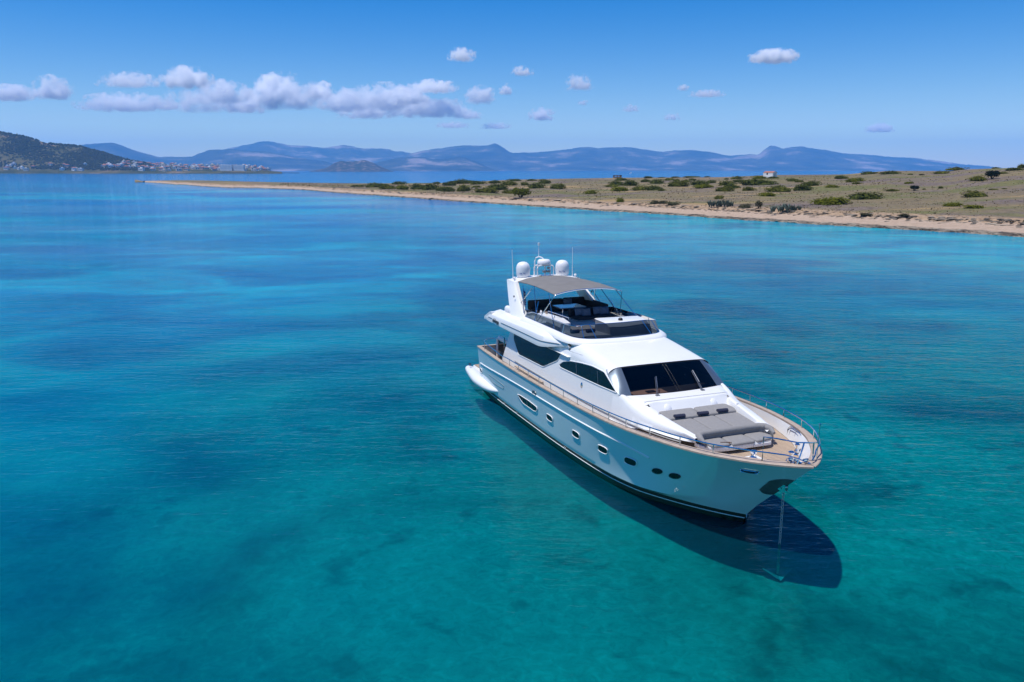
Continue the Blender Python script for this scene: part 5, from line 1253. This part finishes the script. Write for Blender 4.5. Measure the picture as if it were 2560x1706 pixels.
# flag on a staff behind the arch
fg = bpy.data.objects.new('flag', None); col.objects.link(fg); local(fg, (-15.9, -.98, 3.87)); tag(fg, 'small blue and white striped flag hanging limp behind the radar arch', 'flag')
fgw = MB()
rows = []
for i in range(13):
    t = i/12; rows.append([(.03 + .16*q/5 + .04*math.sin(q*2.2 + t*3), .05*math.sin(q*2.6 + t*2), 1.05 - .65*t - .10*q/5) for q in range(6)])
for i in range(12): fgw.add(rows[i] + rows[i+1], [(k, k+1, k+7, k+6) for k in range(5)], i % 2)
fgw.build('cloth', [M['bluew'], M['dome']], fg, smooth=60, recalc=False); MB().tube([(0, 0, 0), (.0, 0, 1.15)], .014, 6).build('staff', M['chrome'], fg)
# small things on the wet bar
for i, (x, y, m, lab) in enumerate([(-12.55, -1.62, 'dome', 'small white and blue bottle on the flybridge bar end'), (-12.35, -1.45, 'cap', 'small tan cup on the flybridge bar beside a bottle')]):
    b = MB().lathe([(0, .13), (.02, .13), (.03, .10), (.055, .08), (.055, 0), (0, 0)], n=12) if i == 0 else MB().lathe([(0, .02), (.045, .03), (.05, .09), (.055, .09), (.05, 0), (0, 0)], n=12)
    o = b.build('bottle' if i == 0 else 'cup', M[m], None); local(o, (x + .2, y, 4.435)); tag(o, lab, 'bottle' if i == 0 else 'cup')
# anchor chain and anchor hanging below the bow
def link_mesh(k):
    b = MB(); pts = []
    for i in range(16):
        a = 2*math.pi*i/16; pts.append((math.cos(a)*.5*k + 0, 0, math.sin(a)*.5*k + math.copysign(.32*k, math.sin(a)) if abs(math.sin(a)) > .1 else 0))
    b.tube([(.42*k*math.cos(2*math.pi*i/14), 0, (.42*math.sin(2*math.pi*i/14) + (.30 if math.sin(2*math.pi*i/14) > 0 else -.30))*k) for i in range(14)], .13*k, 6, close=True); return b
lk_ = link_mesh(.080); cm_ = MB(); z = 1.45; i = 0
while z > -1.0:
    for (vx, vy, vz) in lk_.v: cm_.v.append((vx if i % 2 else vy, vy if i % 2 else vx, vz + z))
    o_ = len(cm_.v) - len(lk_.v); cm_.f += [tuple(q + o_ for q in f) for f in lk_.f]; cm_.mi += [0]*len(lk_.f); z -= .095; i += 1
M['galv'] = pbr('galvanised_steel', (.52, .53, .53), .45, metal=.5, var=.2, scale=30)
chn = cm_.build('anchor_chain', M['galv'], None, smooth=60, recalc=False); local(chn, (1.57, 0, 0)); tag(chn, 'pale galvanised anchor chain hanging straight down from the bow into the water', 'chain')
an = bpy.data.objects.new('anchor', None); col.objects.link(an); local(an, (1.57, 0, -1.02), R(-20)); tag(an, 'pale pointed anchor hanging at the chain end under water below the bow', 'anchor')
MB().box((-.04, -.04, -.30), (.04, .04, .10)).build('shank', M['galv'], an, bevel=.01)
b = MB(); b.add([(-.05, -.46, -.06), (.30, 0, -.28), (-.05, .46, -.06), (-.18, 0, -.14), (.0, 0, -.34)], [(0, 1, 3), (1, 2, 3), (0, 4, 1), (4, 2, 1), (3, 4, 0), (3, 2, 4)]); b.build('fluke', M['galv'], an, smooth=0)


# ------------------------------------------------------------------ air: one box of haze, clouds outside it
hz = MB().box((-26000, -60, -4.5), (26000, 17400, 1000)).build('haze', None, smooth=0) if False else None
def haze():
    b = MB(); b.box((-26000, -450, -4.0), (26000, 17200, 620))
    m, nt, out = new_mat('sea_haze'); v = N(nt, 'ShaderNodeVolumePrincipled')
    v.inputs['Color'].default_value = HAZE_COL; v.inputs['Density'].default_value = HAZE_D; v.inputs['Anisotropy'].default_value = 0.0
    nt.links.new(v.outputs[0], out.inputs['Volume']); o = b.build('haze', m, smooth=0); tag(o, kind='stuff'); return o
HAZE_COL = (.22, .56, 1.0, 1); HAZE_D = 6.6e-5
haze()
def cloud_mat(seed, ax, ay, az, dens, soft, thr):
    m, nt, out = new_mat('cloud_vapour'); L = nt.links
    tc = N(nt, 'ShaderNodeTexCoord')
    mp = N(nt, 'ShaderNodeMapping'); mp.inputs['Scale'].default_value = (ax, ay, az); mp.inputs['Location'].default_value = (seed*3.7, seed*1.3, seed*2.1); L.new(tc.outputs['Object'], mp.inputs[0])
    n = N(nt, 'ShaderNodeTexNoise'); n.inputs['Scale'].default_value = 1.0; n.inputs['Detail'].default_value = 8; n.inputs['Roughness'].default_value = .66; L.new(mp.outputs[0], n.inputs['Vector'])
    ln = N(nt, 'ShaderNodeVectorMath', operation='LENGTH'); L.new(tc.outputs['Object'], ln.inputs[0])
    sq = N(nt, 'ShaderNodeMath', operation='POWER'); L.new(ln.outputs['Value'], sq.inputs[0]); sq.inputs[1].default_value = 1.6
    a = N(nt, 'ShaderNodeMath', operation='MULTIPLY_ADD'); L.new(n.outputs['Fac'], a.inputs[0]); a.inputs[1].default_value = 3.6; a.inputs[2].default_value = -1.3 - thr
    s = N(nt, 'ShaderNodeMath', operation='SUBTRACT'); L.new(a.outputs[0], s.inputs[0])
    k = N(nt, 'ShaderNodeMath', operation='MULTIPLY'); L.new(sq.outputs[0], k.inputs[0]); k.inputs[1].default_value = .75; L.new(k.outputs[0], s.inputs[1])
    sp = N(nt, 'ShaderNodeSeparateXYZ'); L.new(tc.outputs['Object'], sp.inputs[0])
    fl = N(nt, 'ShaderNodeMapRange'); L.new(sp.outputs[2], fl.inputs[0]); fl.inputs[1].default_value = -.50; fl.inputs[2].default_value = -.22
    r = N(nt, 'ShaderNodeMapRange'); L.new(s.outputs[0], r.inputs[0]); r.inputs[1].default_value = 0; r.inputs[2].default_value = soft; r.inputs[4].default_value = dens
    d = N(nt, 'ShaderNodeMath', operation='MULTIPLY'); L.new(r.outputs[0], d.inputs[0]); L.new(fl.outputs[0], d.inputs[1])
    v = N(nt, 'ShaderNodeVolumePrincipled'); v.inputs['Color'].default_value = (1, 1, 1, 1); v.inputs['Anisotropy'].default_value = .0
    L.new(d.outputs[0], v.inputs['Density']); L.new(v.outputs[0], out.inputs['Volume']); return m
def ico():
    import bmesh
    bm = bmesh.new(); bmesh.ops.create_icosphere(bm, subdivisions=3, radius=1.0); me = bpy.data.meshes.new('cloud'); bm.to_mesh(me); bm.free(); return me
ICOM = ico()
S = 2560/2353
# full-view coordinates of the photograph: centre x, y, width, height, opacity, label
CL = [ (515,222,120,60,.8,'soft white cloud bridging the left puffs and the biggest cumulus'), (560,250,120,36,.6,'thin grey veil of cloud under the left of the biggest cumulus'), (845,262,130,40,.7,'low flat cloud under the broad right half of the bank'), (735,215,70,44,1.2,'bright rounded tower on the right shoulder of the biggest cumulus'), (625,200,80,44,1.2,'bright rounded tower on the left shoulder of the biggest cumulus'), (940,228,90,44,1.0,'white knob of cloud at the right of the broad cloud'), (380,246,70,26,.5,'thin wisp joining the long flat cloud to the bank'), (1075,268,70,22,.6,'thin flat tail of the bank at its right tip'),
 (25,220,110,42,1.0,'white cloud at the left edge of the sky'), (122,212,90,60,1.1,'upright puffy white cloud second from the left edge'), (285,243,205,48,.8,'long flat white cloud low above the dark hill'),
 (300,190,140,40,.6,'thin wispy cloud over the long flat one at left'), (430,188,110,56,1.1,'white puff on the upper left of the main cloud bank'), (460,240,160,66,.7,'hazy grey lower part of the cloud bank left of the big cumulus'),
 (655,226,190,90,1.6,'biggest bright white cumulus in the middle of the main cloud bank'), (790,240,120,60,.9,'soft grey cloud just right of the biggest cumulus'), (890,235,190,70,1.1,'broad white cloud on the right half of the main bank'),
 (985,256,200,52,.9,'flat bottomed cloud at the right end of the main bank'), (1062,131,62,36,.9,'small white cloud high above the main bank'), (998,204,100,34,.9,'small flat cloud above the right end of the bank'),
 (1105,226,70,46,.8,'small hooked wisp right of the bank'), (1162,210,32,28,1.0,'tiny round white puff right of the hooked wisp'), (1200,168,48,26,.7,'tiny thin cloud below right of the high small cloud'),
 (1247,268,60,34,.9,'small bright puff low over the middle of the strait'), (1330,196,66,42,.6,'faint slanting wisp right of centre'), (1340,238,26,16,.7,'tiny faint puff below the slanting wisp'),
 (1570,204,28,16,.9,'tiny white puff left of a thin streak on the right'), (1625,218,76,20,.7,'thin white streak of cloud right of the tiny puff'), (1778,134,104,34,1.2,'isolated bright white cloud high on the right'),
 (1545,272,40,20,.6,'tiny faint cloud low on the right of centre'), (2022,298,62,24,.9,'small white cloud low over the far right headland'), (1140,292,70,18,.5,'faint low wisp over the islet'), 
 (1450,252,44,20,.5,'tiny faint cloud right of the slanting wisp'), (1040,290,80,18,.5,'faint low wisp under the right end of the bank')]
CDIST = 20500.0
for i, (x, y, w, h, op, lab) in enumerate(CL):
    w *= 1.16; h *= 1.25
    p = at_d(x*S, y*S - h*S*.02, CDIST + 300*((i*7) % 5)); k = p[1]/F_PX*S; W, H = w*k/2, h*k/2; D = max(H, min(W, 700))*.8
    o = bpy.data.objects.new('cloud', ICOM.copy()); col.objects.link(o); o.location = p; o.scale = (W, D, H)
    q = 2.1/max(H, 150)*1.0
    sc = 1.0/max(H*1.0, 120)*1.55
    o.data.materials.append(cloud_mat(i + 1, W*sc, D*sc, H*sc, op*.015*min(1.5, 330/H), .55, .02 if op >= .8 else .09))
    tag(o, lab, 'cloud', 'fair weather clouds')
